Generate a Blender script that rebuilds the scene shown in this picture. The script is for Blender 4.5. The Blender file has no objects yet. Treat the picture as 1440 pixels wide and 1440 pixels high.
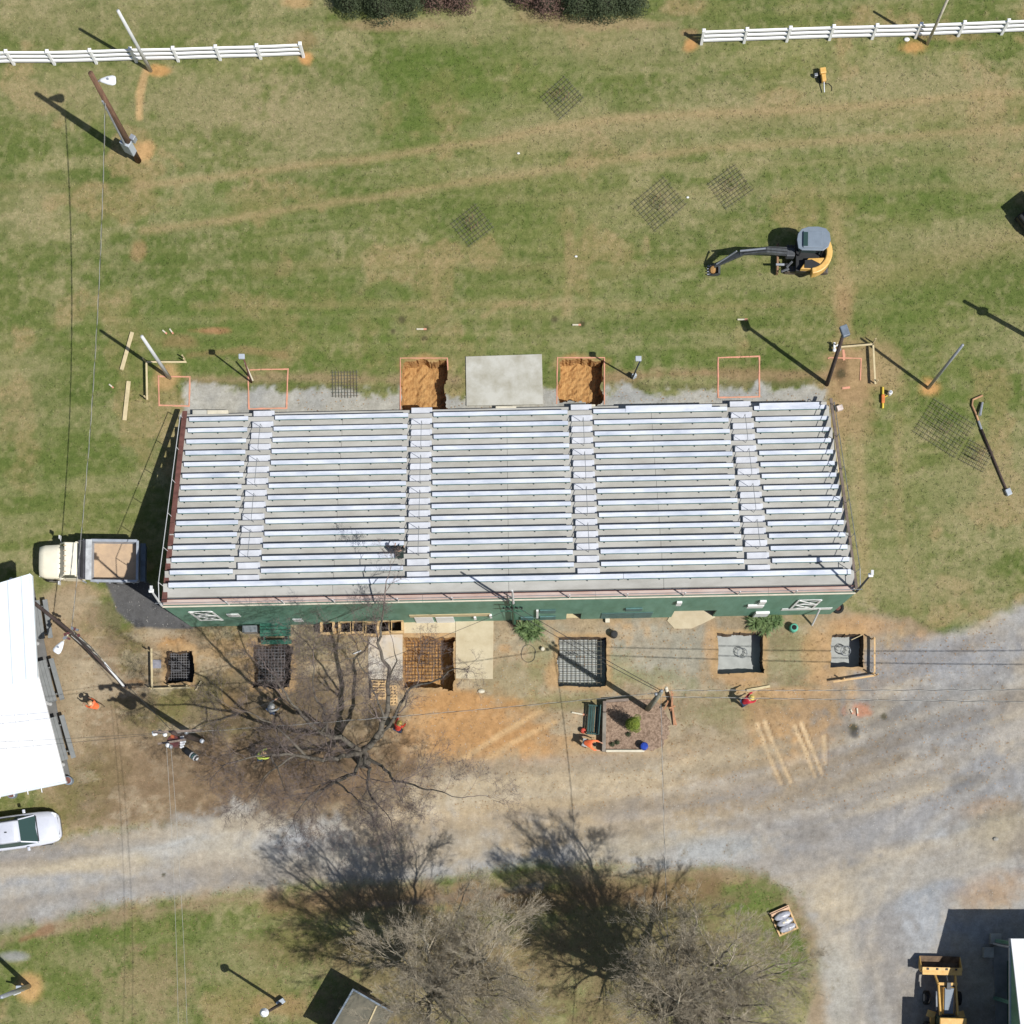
import bpy, bmesh, math, random
import numpy as np
from mathutils import Vector, Matrix, Euler
R = math.radians
rnd = random.Random(7)
scene = bpy.context.scene
COL = scene.collection

# ---------------------------------------------------------------- camera, sky, sun
H = 94.0                    # flying height of the drone
S = 23.83                   # photograph pixels per metre on the ground
NX, NY = 752.0, 1212.0      # the point straight under the drone
cam_d = bpy.data.cameras.new('camera')
cam = bpy.data.objects.new('camera', cam_d)
COL.objects.link(cam)
cam.location = (0, 0, H)
cam_d.sensor_width = 36
cam_d.lens = S * H / 1440 * 36
cam_d.shift_x = (720 - NX) / 1440
cam_d.shift_y = (NY - 720) / 1440
cam_d.clip_end = 3000
scene.camera = cam

SUN_EL = R(55)
sun_vec = Vector((.842 * math.cos(SUN_EL), -.54 * math.cos(SUN_EL), math.sin(SUN_EL)))
w = bpy.data.worlds.new('World')
scene.world = w
w.use_nodes = True
nt = w.node_tree
bg = nt.nodes['Background']
sky = nt.nodes.new('ShaderNodeTexSky')
sky.sky_type = 'NISHITA'
sky.sun_disc = False
sky.sun_elevation = SUN_EL
sky.sun_rotation = math.atan2(.842, -.54)
nt.links.new(sky.outputs[0], bg.inputs[0])
bg.inputs[1].default_value = 0.068
sun_d = bpy.data.lights.new('sun', 'SUN')
sun_d.energy = 4.5
sun_d.angle = R(0.5)
sun_d.color = (1, .965, .915)
sun = bpy.data.objects.new('sun', sun_d)
COL.objects.link(sun)
sun.rotation_euler = (-sun_vec).to_track_quat('-Z', 'Y').to_euler()
sun.location = (30, -20, 60)
vs = scene.view_settings
vs.view_transform = 'Standard'
vs.look = 'None'
vs.exposure = 0.26
vs.gamma = 1
vs.use_curve_mapping = False

# ---------------------------------------------------------------- helpers
def W(x, y, h=0.0):
    """place of a point of the photograph that lies h metres above the ground"""
    k = (H - h) / H / S
    return Vector(((x - NX) * k, (NY - y) * k, h))

K = 0.74
def lin(c):
    c = c / 255.0
    return c / 12.92 if c <= .04045 else ((c + .055) / 1.055) ** 2.4
def C3(rgb, k=K):
    l = [lin(c) * k for c in rgb]; g = l[0] * .3 + l[1] * .59 + l[2] * .11
    return tuple(g + (c - g) * .94 for c in l)

def mat(name, rgb, rough=.7, metal=0.0, var=.18, scale=2.5, bump=0.0, bscale=12, rgb2=None, k=K, spec=.4, stretch=None):
    m = bpy.data.materials.new(name)
    m.use_nodes = True
    t = m.node_tree
    b = t.nodes['Principled BSDF']
    b.inputs['Roughness'].default_value = rough
    b.inputs['Metallic'].default_value = metal
    b.inputs['Specular IOR Level'].default_value = spec
    c1 = C3(rgb, k)
    c2 = C3(rgb2, k) if rgb2 else tuple(c * (1 - var * 2) for c in c1)
    if not rgb2:
        c1 = tuple(min(.9, c * (1 + var * .6)) for c in c1)
    geo = t.nodes.new('ShaderNodeNewGeometry')
    vec = geo.outputs['Position']
    if stretch:
        vm = t.nodes.new('ShaderNodeVectorMath'); vm.operation = 'MULTIPLY'
        t.links.new(vec, vm.inputs[0]); vm.inputs[1].default_value = stretch
        vec = vm.outputs[0]
    n = t.nodes.new('ShaderNodeTexNoise')
    n.inputs['Scale'].default_value = scale
    n.inputs['Detail'].default_value = 6
    n.inputs['Roughness'].default_value = .65
    t.links.new(vec, n.inputs['Vector'])
    r = t.nodes.new('ShaderNodeValToRGB')
    r.color_ramp.elements[0].position = .32
    r.color_ramp.elements[1].position = .62
    r.color_ramp.elements[0].color = (*c2, 1)
    r.color_ramp.elements[1].color = (*c1, 1)
    t.links.new(n.outputs[0], r.inputs[0])
    t.links.new(r.outputs[0], b.inputs['Base Color'])
    if bump:
        n2 = t.nodes.new('ShaderNodeTexNoise')
        n2.inputs['Scale'].default_value = bscale
        n2.inputs['Detail'].default_value = 5
        t.links.new(vec, n2.inputs['Vector'])
        bp = t.nodes.new('ShaderNodeBump')
        bp.inputs['Strength'].default_value = bump
        bp.inputs['Distance'].default_value = .05
        t.links.new(n2.outputs[0], bp.inputs['Height'])
        t.links.new(bp.outputs[0], b.inputs['Normal'])
    return m

class MB:
    """collects shapes and links them as ONE mesh object"""
    def __init__(s):
        s.v = []; s.f = []; s.M = Matrix.Identity(4)
    def add(s, vs, fs):
        o = len(s.v)
        s.v += [tuple(s.M @ Vector(p)) for p in vs]
        s.f += [tuple(i + o for i in f) for f in fs]
    def box(s, c, d, rz=0.0, ry=0.0, rx=0.0, taper=1.0):
        x, y, z = d[0] / 2, d[1] / 2, d[2] / 2
        rot = Euler((rx, ry, rz)).to_matrix()
        c = Vector(c)
        vs = []
        for sz in (-1, 1):
            tt = taper if sz > 0 else 1
            for sx, sy in ((-1, -1), (1, -1), (1, 1), (-1, 1)):
                vs.append(c + rot @ Vector((sx * x * tt, sy * y * tt, sz * z)))
        s.add(vs, [(3, 2, 1, 0), (4, 5, 6, 7), (0, 1, 5, 4), (1, 2, 6, 5), (2, 3, 7, 6), (3, 0, 4, 7)])
        return s
    def bar(s, a, b, wd, th, up=(0, 0, 1)):
        """a plank from a to b: width wd across, thickness th along up"""
        a = Vector(a); b = Vector(b)
        d = (b - a).normalized()
        u = Vector(up)
        if abs(d.dot(u)) > .99: u = Vector((0, 1, 0))
        sd = d.cross(u).normalized(); u = sd.cross(d).normalized()
        vs = []
        for p in (a, b):
            for i, j in ((-1, -1), (1, -1), (1, 1), (-1, 1)):
                vs.append(p + sd * (i * wd / 2) + u * (j * th / 2))
        s.add(vs, [(0, 1, 2, 3), (7, 6, 5, 4), (0, 4, 5, 1), (1, 5, 6, 2), (2, 6, 7, 3), (3, 7, 4, 0)])
        return s
    def tube(s, pts, r, n=6, r2=None, cap=True):
        pts = [Vector(p) for p in pts]
        m = len(pts)
        rs = r if isinstance(r, (list, tuple)) else [r + ((r2 if r2 is not None else r) - r) * i / (m - 1) for i in range(m)]
        vs = []; fs = []
        pu = None
        for i, p in enumerate(pts):
            d = (pts[min(i + 1, m - 1)] - pts[max(i - 1, 0)]).normalized()
            if pu is None:
                pu = d.orthogonal().normalized()
            else:
                pu = (pu - d * pu.dot(d))
                pu = pu.normalized() if pu.length > 1e-6 else d.orthogonal().normalized()
            q = d.cross(pu)
            for j in range(n):
                a = 2 * math.pi * j / n
                vs.append(p + (pu * math.cos(a) + q * math.sin(a)) * rs[i])
        for i in range(m - 1):
            for j in range(n):
                k2 = (j + 1) % n
                fs.append((i * n + j, i * n + k2, (i + 1) * n + k2, (i + 1) * n + j))
        if cap:
            fs.append(tuple(reversed(range(n))))
            fs.append(tuple((m - 1) * n + j for j in range(n)))
        s.add(vs, fs)
        return s
    def cyl(s, c, r, h, n=16, r2=None, axis=(0, 0, 1)):
        c = Vector(c); a = Vector(axis).normalized()
        return s.tube([c - a * h / 2, c + a * h / 2], r, n, r2)
    def prism(s, poly, z0, z1):
        n = len(poly)
        vs = [(p[0], p[1], z0) for p in poly] + [(p[0], p[1], z1) for p in poly]
        fs = [tuple(reversed(range(n))), tuple(range(n, 2 * n))] + [(i, (i + 1) % n, n + (i + 1) % n, n + i) for i in range(n)]
        s.add(vs, fs)
        return s
    def xprism(s, poly, x0, x1):
        """poly in the (y, z) plane pushed along x"""
        n = len(poly)
        vs = [(x0, p[0], p[1]) for p in poly] + [(x1, p[0], p[1]) for p in poly]
        fs = [tuple(reversed(range(n))), tuple(range(n, 2 * n))] + [(i, (i + 1) % n, n + (i + 1) % n, n + i) for i in range(n)]
        s.add(vs, fs)
        return s
    def yprism(s, poly, y0, y1):
        """poly in the (x, z) plane pushed along y"""
        n = len(poly)
        vs = [(p[0], y0, p[1]) for p in poly] + [(p[0], y1, p[1]) for p in poly]
        fs = [tuple(range(n)), tuple(reversed(range(n, 2 * n)))] + [(n + i, n + (i + 1) % n, (i + 1) % n, i) for i in range(n)]
        s.add(vs, fs)
        return s
    def loft(s, secs, closed=True, caps=True):
        n = len(secs[0]); vs = [p for sec in secs for p in sec]; fs = []
        for i in range(len(secs) - 1):
            for j in range(n if closed else n - 1):
                k2 = (j + 1) % n
                fs.append((i * n + j, i * n + k2, (i + 1) * n + k2, (i + 1) * n + j))
        if caps and closed:
            fs.append(tuple(reversed(range(n)))); fs.append(tuple((len(secs) - 1) * n + j for j in range(n)))
        s.add(vs, fs)
        return s
    def ball(s, c, r, n=10, m=6, sq=(1, 1, 1), zmin=-1.0):
        c = Vector(c); secs = []
        for i in range(m + 1):
            zz = zmin + (1 - zmin) * i / m
            zz = min(1, zz); rr = math.sqrt(max(1e-4, 1 - zz * zz))
            secs.append([c + Vector((rr * math.cos(2 * math.pi * j / n) * r * sq[0], rr * math.sin(2 * math.pi * j / n) * r * sq[1], zz * r * sq[2])) for j in range(n)])
        return s.loft(secs)
    def build(s, name, m, parent=None, smooth=False, bevel=0.0, sub=0, recalc=True):
        me = bpy.data.meshes.new(name)
        me.from_pydata([tuple(v) for v in s.v], [], s.f)
        if recalc:
            bm = bmesh.new(); bm.from_mesh(me)
            bmesh.ops.recalc_face_normals(bm, faces=bm.faces)
            bm.to_mesh(me); bm.free()
        me.materials.append(m)
        if smooth:
            me.polygons.foreach_set('use_smooth', [True] * len(me.polygons))
        o = bpy.data.objects.new(name, me)
        COL.objects.link(o)
        if parent: o.parent = parent
        if bevel:
            b = o.modifiers.new('bevel', 'BEVEL'); b.width = bevel; b.segments = 2; b.limit_method = 'ANGLE'; b.angle_limit = R(40)
        if sub:
            b = o.modifiers.new('sub', 'SUBSURF'); b.levels = sub; b.render_levels = sub
        return o

def tag(o, label, cat, group=None, kind=None):
    if label: o['label'] = label
    if cat: o['category'] = cat
    if group: o['group'] = group
    if kind: o['kind'] = kind
    return o
def thing(name, label, cat, loc=(0, 0, 0), rz=0.0, group=None):
    o = bpy.data.objects.new(name, None)
    o.empty_display_size = .3
    COL.objects.link(o)
    o.location = loc; o.rotation_euler = (0, 0, rz)
    return tag(o, label, cat, group)
def struct(o):
    o['kind'] = 'structure'; return o
def inst(src, parent, loc=(0, 0, 0), rot=(0, 0, 0), scale=None):
    c = src.copy(); COL.objects.link(c); c.parent = parent
    c.location = loc; c.rotation_euler = rot
    if scale: c.scale = scale
    return c

# ---------------------------------------------------------------- numpy noise
def vnoise(X, Y, cell, seed):
    rs = np.random.RandomState(seed)
    T = rs.rand(256, 256)
    x = X / cell; y = Y / cell
    xi = np.floor(x).astype(int); yi = np.floor(y).astype(int)
    fx = x - xi; fy = y - yi
    fx = fx * fx * (3 - 2 * fx); fy = fy * fy * (3 - 2 * fy)
    a = T[xi % 256, yi % 256]; b = T[(xi + 1) % 256, yi % 256]
    c = T[xi % 256, (yi + 1) % 256]; d = T[(xi + 1) % 256, (yi + 1) % 256]
    return (a * (1 - fx) + b * fx) * (1 - fy) + (c * (1 - fx) + d * fx) * fy
def fbm(X, Y, cell, octv=4, seed=0, gain=.55):
    s = 0; amp = 1; tot = 0
    ca, sa = math.cos(.6), math.sin(.6)
    for i in range(octv):
        s = s + amp * vnoise(X, Y, cell, seed + i * 13)
        tot += amp; amp *= gain; cell *= .5
        X, Y = X * ca - Y * sa + 17, X * sa + Y * ca + 5
    return s / tot
def sstep(a, b, x):
    t = np.clip((x - a) / (b - a), 0, 1)
    return t * t * (3 - 2 * t)
def d_line(X, Y, pts):
    d = np.full(X.shape, 1e9)
    for (ax, ay), (bx, by) in zip(pts[:-1], pts[1:]):
        vx, vy = bx - ax, by - ay
        t = np.clip(((X - ax) * vx + (Y - ay) * vy) / (vx * vx + vy * vy + 1e-9), 0, 1)
        d = np.minimum(d, np.hypot(X - ax - t * vx, Y - ay - t * vy))
    return d
def d_poly(X, Y, pts):
    """signed distance, positive inside"""
    d = d_line(X, Y, pts + [pts[0]])
    ins = np.zeros(X.shape, bool)
    for (ax, ay), (bx, by) in zip(pts, pts[1:] + [pts[0]]):
        if ay == by: continue
        c = ((ay > Y) != (by > Y)) & (X < (bx - ax) * (Y - ay) / (by - ay) + ax)
        ins ^= c
    return np.where(ins, d, -d)
# ---------------------------------------------------------------- the ground
PITS = [  # x0, y0, x1, y1 in the photograph, depth, floor
    (566, 507, 627, 578, 1.15, 'clay'), (786, 506, 847, 567, 1.15, 'clay'),
    (232, 914, 271, 961, 1.15, 'dark'), (357, 906, 409, 966, 1.25, 'dark'),
    (568, 894, 639, 968, 1.5, 'clay'), (785, 896, 853, 965, 1.0, 'cement'),
    (1009, 890, 1073, 947, 1.0, 'cement'), (1169, 892, 1213, 939, 1.15, 'cement')]

def ground():
    st = .11
    def axis(a, b, far):
        core = np.arange(a, b + st / 2, st)
        g = []; s_ = st; p = 0
        while p < far:
            s_ *= 1.13; p += s_; g.append(p)
        g = np.array(g)
        return np.concatenate([(core[0] - g)[::-1], core, core[-1] + g])
    ax = axis(-33.5, 31.0, 700); ay = axis(-11.5, 53.0, 700)
    nx, ny = len(ax), len(ay)
    X, Y = np.meshgrid(ax, ay, indexing='ij')
    X = X.ravel().copy(); Y = Y.ravel().copy()
    # snap vertices to the ragged outlines of the pits
    hole = np.zeros(X.shape, bool)
    rim = np.zeros(X.shape, bool)
    for i, (x0, y0, x1, y1, dep, fl) in enumerate(PITS):
        a = W(x0, y1); b = W(x1, y0)
        near = (X > a.x - .6) & (X < b.x + .6) & (Y > a.y - .6) & (Y < b.y + .6)
        idx = np.where(near)[0]
        px, py = X[idx], Y[idx]
        rag = .5 if fl != 'cement' else .2
        jx = (fbm(px * 0 + 3.1 * i, py, .7, 3, 40 + i) - .5) * rag
        jx2 = (fbm(px * 0 + 9.1 * i, py, .7, 3, 60 + i) - .5) * rag
        jy = (fbm(px, py * 0 + 2.7 * i, .7, 3, 80 + i) - .5) * rag
        jy2 = (fbm(px, py * 0 + 5.7 * i, .6, 3, 90 + i) - .5) * rag * 1.2
        L = a.x + jx; Rr = b.x + jx2; B = a.y + jy; T = b.y + jy2
        dx = np.minimum(px - L, Rr - px); dy = np.minimum(py - B, T - py)
        inside = (dx > st * .5) & (dy > st * .5)
        onx = (np.abs(dx) <= st * .5) & (dy > -st * .5)
        ony = (np.abs(dy) <= st * .5) & (dx > -st * .5)
        nxp = np.where(px < (a.x + b.x) / 2, L, Rr); nyp = np.where(py < (a.y + b.y) / 2, B, T)
        px2 = np.where(onx, nxp, px); py2 = np.where(ony, nyp, py)
        X[idx] = px2; Y[idx] = py2
        hole[idx] |= inside; rim[idx] |= (onx | ony)
    PX = NX + X * S; PY = NY - Y * S
    # --- albedo
    n1 = fbm(X, Y, 9, 4, 1); n2 = fbm(X, Y, 2.2, 4, 2); n3 = fbm(X, Y, .55, 3, 3); n4 = fbm(X + 50, Y * 1.0, 5, 5, 4)
    n5 = fbm(X * .35, Y * 2.2, 2.0, 4, 5)
    fine = fbm(X, Y, .3, 2, 9)
    jag = (fbm(X, Y, 1.3, 5, 21, .7) - .5)
    jag2 = (fbm(X, Y, 5, 4, 22, .6) - .5)
    def c(rgb): return np.array(C3(rgb))
    A = np.zeros((len(X), 3)); grass = np.ones(len(X))
    green = c((115, 126, 66)); olive = c((136, 138, 82)); dry = c((172, 162, 120)); tan = c((180, 154, 112)); deep = c((92, 112, 48))
    def mix(m, col):
        nonlocal A
        col = np.asarray(col)
        A = A * (1 - m[:, None]) + col * m[:, None]
    A += olive
    mix(sstep(.38, .62, n1 * .55 + n2 * .45), green)
    mix(sstep(.50, .62, n4 * .65 + n3 * .35) * .65, dry)
    stk = fbm(X * .16 + Y * .012, (Y - X * .10) * 1.6, 1.6, 4, 31)
    mix(sstep(.52, .68, stk) * .42, dry); mix(sstep(.54, .70, 1 - stk) * .38, deep)
    mix(sstep(.62, .72, fbm(X, Y, 3, 4, 71)) * .6, tan)
    mix(sstep(.60, .74, n2 * .5 + n3 * .5) * .6, deep)
    mix(sstep(.55, .72, fine) * .30, dry)
    mix(sstep(.55, .72, 1 - fine) * .30, deep)
    def blob(x, y, rx, ry, col, s=1.0, g=None, rot=0, jg=.9, soft=.45, tex=.6, sd=None):
        nonlocal grass
        cr, sr = math.cos(R(rot)), math.sin(R(rot))
        dx, dy = PX - x, PY - y
        u = (dx * cr + dy * sr) / rx; v = (-dx * sr + dy * cr) / ry
        d = np.sqrt(u * u + v * v) + jag * jg + (n3 - .5) * tex
        m = sstep(1 + soft, 1 - soft, d) * s
        mix(m, c(col))
        if g is not None: grass = grass * (1 - m) + g * m
    def poly(pts, col, s=1.0, g=None, jg=30, soft=8, col2=None, tex=10):
        nonlocal grass
        d = d_poly(PX, PY, pts) + jag * jg + jag2 * jg * .5 + (n3 - .5) * tex
        m = sstep(-soft, soft, d) * s
        cc = c(col)
        if col2 is not None:
            q = sstep(.38, .62, n2 * .5 + n4 * .5)[:, None]
            cc = cc * (1 - q) + c(col2) * q
        mix(m, cc)
        if g is not None: grass = grass * (1 - m) + g * m
    def line(pts, wd, col, s=1.0, g=None, jg=4, soft=3.0, brk=0.0):
        nonlocal grass
        d = wd - d_line(PX, PY, pts) + jag * jg * 2
        m = sstep(-soft, soft, d) * s
        if brk: m = m * sstep(.5 - brk * .15, .5 + .1, 1 - n5 * .5 - n3 * .5 + .1)
        mix(m, c(col))
        if g is not None: grass = grass * (1 - m) + g * m
    # greener and dryer parts of the lawn
    G = (100, 122, 50); DR = (174, 160, 122)
    for a in ((620, 110, 90, 70, G, .75), (560, 190, 70, 40, G, .5), (760, 120, 90, 50, G, .5), (300, 470, 190, 50, G, .6),
              (520, 440, 150, 55, G, .55), (1270, 430, 70, 60, G, .6), (1330, 250, 110, 60, G, .5), (1180, 270, 90, 50, G, .55),
              (900, 420, 120, 50, G, .45), (690, 500, 200, 22, G, .55), (950, 500, 90, 18, G, .5), (210, 520, 60, 40, G, .4), (1370, 560, 60, 50, G, .5),
              (1340, 690, 60, 25, G, .6), (760, 310, 120, 40, G, .35), (1270, 790, 40, 60, G, .35), (1230, 640, 25, 70, G, .4),
              (320, 290, 120, 30, G, .5), (60, 640, 60, 90, G, .3), (170, 620, 40, 90, G, .3), (200, 1330, 150, 35, G, .45), (90, 1400, 80, 30, G, .4),
              (290, 140, 110, 45, DR, .75), (430, 170, 80, 60, DR, .75), (60, 130, 90, 35, DR, .55), (60, 20, 110, 30, DR, .5),
              (250, 20, 70, 25, DR, .4), (1290, 110, 130, 32, DR, .6), (1400, 210, 70, 50, DR, .5), (900, 60, 130, 30, DR, .55), (640, 40, 60, 20, DR, .5),
              (820, 180, 110, 30, DR, .6), (1050, 150, 90, 30, DR, .5), (30, 560, 50, 60, DR, .35), (1200, 700, 22, 110, DR, .5), (1400, 680, 60, 50, DR, .6),
              (1290, 830, 110, 35, DR, .55), (1240, 730, 60, 60, DR, .35), (900, 300, 80, 30, DR, .35), (210, 1400, 60, 45, DR, .7), (130, 1350, 50, 20, DR, .5), (330, 1350, 50, 30, DR, .5), (60, 1430, 60, 20, DR, .5), (560, 640, 60, 40, DR, .3), (20, 300, 60, 40, DR, .35), (1330, 340, 100, 22, DR, .5)):
        blob(a[0], a[1], a[2], a[3], a[4], a[5] * .8, tex=1.6, soft=.7)
    TR = (174, 152, 110)
    line([(195, 262), (330, 246), (430, 232), (530, 222), (620, 208), (700, 196), (760, 182), (860, 168), (980, 160), (1100, 156), (1250, 146), (1340, 136), (1440, 130)], 5, TR, .75, .5, soft=7)
    line([(200, 325), (330, 308), (430, 290), (540, 276), (640, 258), (740, 244), (860, 226), (1000, 208), (1150, 200), (1290, 190), (1440, 180)], 5, TR, .7, .6, soft=7)
    line([(700, 200), (900, 176), (1100, 160), (1300, 158), (1440, 150)], 14, TR, .25, .8, soft=14)
    line([(0, 262), (200, 262)], 4, TR, .25, .8, soft=6)
    line([(360, 382), (560, 362), (700, 372), (860, 385), (1000, 362)], 8, TR, .3, .8, soft=10)
    line([(270, 430), (500, 428), (760, 428), (980, 432), (1180, 424)], 5, TR, .35, .8, soft=6)
    for yy, ss in ((350, .2), (372, .28), (402, .2), (446, .3), (470, .22), (488, .25)):
        line([(60, yy + 6), (300, yy + 2), (560, yy - 3), (820, yy + 2), (1080, yy - 4), (1300, yy - 14)], 2.5, (160, 152, 104), ss, .9, jg=5, soft=5)
        line([(60, yy + 15), (300, yy + 11), (560, yy + 6), (820, yy + 11), (1080, yy + 5)], 4, (98, 116, 50), ss * .9, 1, jg=6, soft=6)
    for yy in (232, 262, 300): line([(700, yy - 20), (1000, yy - 30), (1440, yy - 40)], 5, (164, 152, 108), .4, .9, jg=8, soft=8)
    line([(800, 330), (803, 380), (795, 440)], 6, TR, .5, .7, soft=6)
    line([(615, 370), (612, 430)], 6, TR, .45, .7, soft=6)
    line([(680, 445), (705, 428), (740, 425)], 3, TR, .5, .7)
    line([(1172, 290), (1184, 370), (1186, 480), (1180, 520)], 10, TR, .55, .6, soft=10)
    line([(1205, 600), (1210, 690), (1215, 800), (1230, 880)], 6, TR, .5, .6, soft=8)
    line([(1262, 590), (1262, 720), (1290, 860)], 6, TR, .35, .7, soft=8)
    line([(1160, 395), (1290, 380), (1440, 330)], 20, TR, .3, .8, soft=20)
    ORG = (200, 152, 92); BR = (160, 130, 92)
    line([(205, 100), (197, 130), (196, 165)], 5, (205, 170, 118), .9, .1)
    blob(222, 100, 14, 8, ORG, .9, .1); blob(203, 215, 14, 16, (208, 165, 110), .85, .1); blob(432, 82, 9, 9, ORG, 1, .1); blob(425, 60, 22, 14, BR, .5, .5)
    blob(972, 62, 10, 10, ORG, 1, .1); blob(970, 45, 12, 6, BR, .7, .3); blob(1285, 66, 20, 10, ORG, .85, .1); blob(1330, 52, 60, 5, BR, .4, .4)
    blob(420, 3, 20, 8, (196, 160, 110), .7, .3)
    blob(195, 352, 10, 14, (176, 140, 100), .6, .4); blob(60, 1392, 1, 1, ORG, 0)
    blob(590, 1384, 1, 1, ORG, 0)
    blob(545, 35, 75, 9, (160, 138, 104), .7, .3); blob(860, 34, 80, 9, (170, 148, 112), .7, .3); blob(760, 25, 40, 12, (160, 138, 104), .5, .3)
    # dirt beside the north side of the stand
    blob(235, 528, 18, 20, (196, 158, 108), .8, .1); blob(250, 480, 30, 10, BR, .6, .4); blob(295, 465, 25, 5, (176, 130, 92), .8, .3)
    line([(265, 500), (345, 492), (400, 500)], 5, BR, .5, .4)
    blob(1195, 530, 34, 46, (172, 142, 102), .9, .1); blob(1240, 510, 24, 40, (178, 150, 112), .65, .3, rot=-25); blob(1182, 520, 10, 16, (112, 88, 60), .7, .1); blob(1307, 545, 14, 12, ORG, .95, .1)
    blob(1200, 590, 30, 30, (170, 142, 104), .6, .3); blob(1186, 430, 12, 34, BR, .5, .5)
    line([(268, 536), (420, 530), (562, 534), (640, 534)], 7, (164, 140, 108), .7, .3, jg=8, soft=6)
    line([(268, 545), (420, 546), (562, 545), (650, 543)], 4, (112, 108, 70), .6, .5, jg=12, soft=5)
    line([(850, 542), (1000, 545), (1080, 540), (1165, 536)], 5, (112, 108, 70), .6, .5, jg=12, soft=5)
    line([(850, 530), (1000, 524), (1080, 526), (1165, 528)], 7, (160, 130, 98), .7, .2, jg=9, soft=6)
    poly([(258, 541), (350, 546), (480, 548), (560, 548), (650, 550), (770, 545), (850, 548), (950, 550), (1080, 545), (1168, 540), (1170, 620), (255, 620)],
         (178, 175, 162), 1, 0.0, jg=26, soft=5, col2=(164, 165, 160), tex=22)
    blob(600, 600, 1, 1, BR, 0)
    for a in ((597, 512, 34, 12), (816, 512, 34, 12)): blob(a[0], a[1], a[2], a[3], (186, 148, 96), .85, .1)
    # worked earth south of the stand
    poly([(60, 830), (110, 815), (200, 870), (560, 872), (1195, 858), (1262, 872), (1360, 900), (1440, 860), (1440, 1260), (1160, 1240), (1060, 1215), (760, 1200), (560, 1160), (250, 1160), (100, 1170), (60, 1120), (20, 900)],
         (152, 132, 104), 1, .25, jg=26, soft=9, col2=(166, 145, 114))
    GO = (122, 118, 66)
    for a in ((160, 870, 40, 30), (185, 905, 22, 50), (230, 1000, 50, 30), (290, 985, 60, 40), (330, 890, 60, 10), (130, 1090, 40, 35), (60, 1145, 60, 16), (100, 1120, 30, 20), (330, 1020, 30, 20)):
        blob(*a, GO, .6, .8, tex=1.5, soft=.7)
    blob(165, 860, 30, 22, (104, 122, 60), .75, 1)
    for a in ((100, 1000, 20, 70), (120, 950, 30, 40), (95, 850, 30, 20)): blob(*a, (176, 160, 130), .7, .1, tex=1.2, soft=.7)
    blob(215, 890, 26, 16, (186, 164, 132), .7, .1); blob(330, 920, 60, 24, (186, 154, 108), .7, .1, tex=1.3)
    blob(250, 905, 26, 12, ORG, .8, .1); blob(190, 962, 14, 8, (176, 128, 80), .7, .2); blob(430, 900, 70, 30, (156, 144, 112), .8, .1); blob(330, 990, 20, 20, (160, 124, 84), .6, .2)
    poly([(560, 880), (1190, 862), (1260, 880), (1330, 905), (1320, 960), (1210, 1000), (1190, 1080), (1100, 1130), (560, 1130), (520, 1060), (540, 960)],
         (176, 156, 124), .95, .1, jg=26, soft=12, col2=(158, 142, 116))
    dm = sstep(10, -10, -d_poly(PX, PY, [(100, 830), (560, 872), (1262, 872), (1330, 905), (1200, 1090), (560, 1150), (110, 1160)]))
    q1 = fbm(X, Y, 1.8, 5, 61, .65); q2 = fbm(X, Y, 3.2, 5, 62, .65); q3 = fbm(X * .5, Y * 1.4, 1.2, 5, 63, .65)
    mix(dm * sstep(.50, .60, q1) * .5, c((138, 122, 100))); mix(dm * sstep(.54, .64, q2) * .55 * sstep(480, 620, PX), c((200, 158, 106))); mix(dm * sstep(.54, .62, q3) * .45, c((188, 174, 148)))
    for a in ((930, 920, 90, 42, (164, 162, 148)), (760, 900, 50, 30, (170, 160, 136)), (1235, 930, 30, 60, (170, 156, 134)), (720, 960, 60, 30, (158, 146, 112))): blob(*a, .75, 0, tex=1.3)
    for a in ((1110, 920, 50, 40), (900, 955, 60, 12), (1030, 1000, 60, 26), (800, 985, 50, 12), (760, 930, 20, 30), (870, 940, 30, 20)): blob(*a, (144, 142, 92), .5, .5, tex=1.8, soft=.8)
    for a in ((655, 1030, 95, 52), (740, 1050, 60, 30), (640, 990, 60, 18)): blob(*a, (194, 148, 94), .9, .02, tex=.8)
    for a in ((1150, 915, 18, 34), (1200, 880, 50, 14), (1110, 975, 70, 9), (1000, 910, 10, 34), (710, 912, 9, 6), (775, 950, 10, 20), (1165, 955, 30, 12), (1240, 960, 12, 6), (600, 885, 40, 8), (1040, 955, 30, 10)): blob(*a, (196, 156, 108), .65, .02)
    poly([(1050, 985), (1170, 985), (1185, 1040), (1160, 1095), (1100, 1100), (1060, 1050)], (186, 150, 104), .9, 0, jg=20, soft=14, col2=(172, 142, 104))
    for q in ([(1066, 1020), (1080, 1060), (1096, 1095)], [(1076, 1016), (1092, 1058), (1108, 1092)], [(1118, 1022), (1132, 1055), (1144, 1086)], [(1128, 1020), (1140, 1050), (1152, 1084)], [(1158, 1038), (1160, 1070)]):
        line(q, 3, (216, 186, 142), .95, 0, jg=1, soft=1.5); line([(q[0][0] + 5, q[0][1]), (q[-1][0] + 5, q[-1][1])], 1, (140, 108, 70), .7, 0, jg=2, soft=1.5)
    line([(640, 1075), (700, 1035), (760, 1000)], 3.5, (214, 178, 128), .8, 0, jg=2); line([(650, 1090), (720, 1045), (780, 1015)], 3.5, (214, 178, 128), .7, 0, jg=2)
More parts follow.
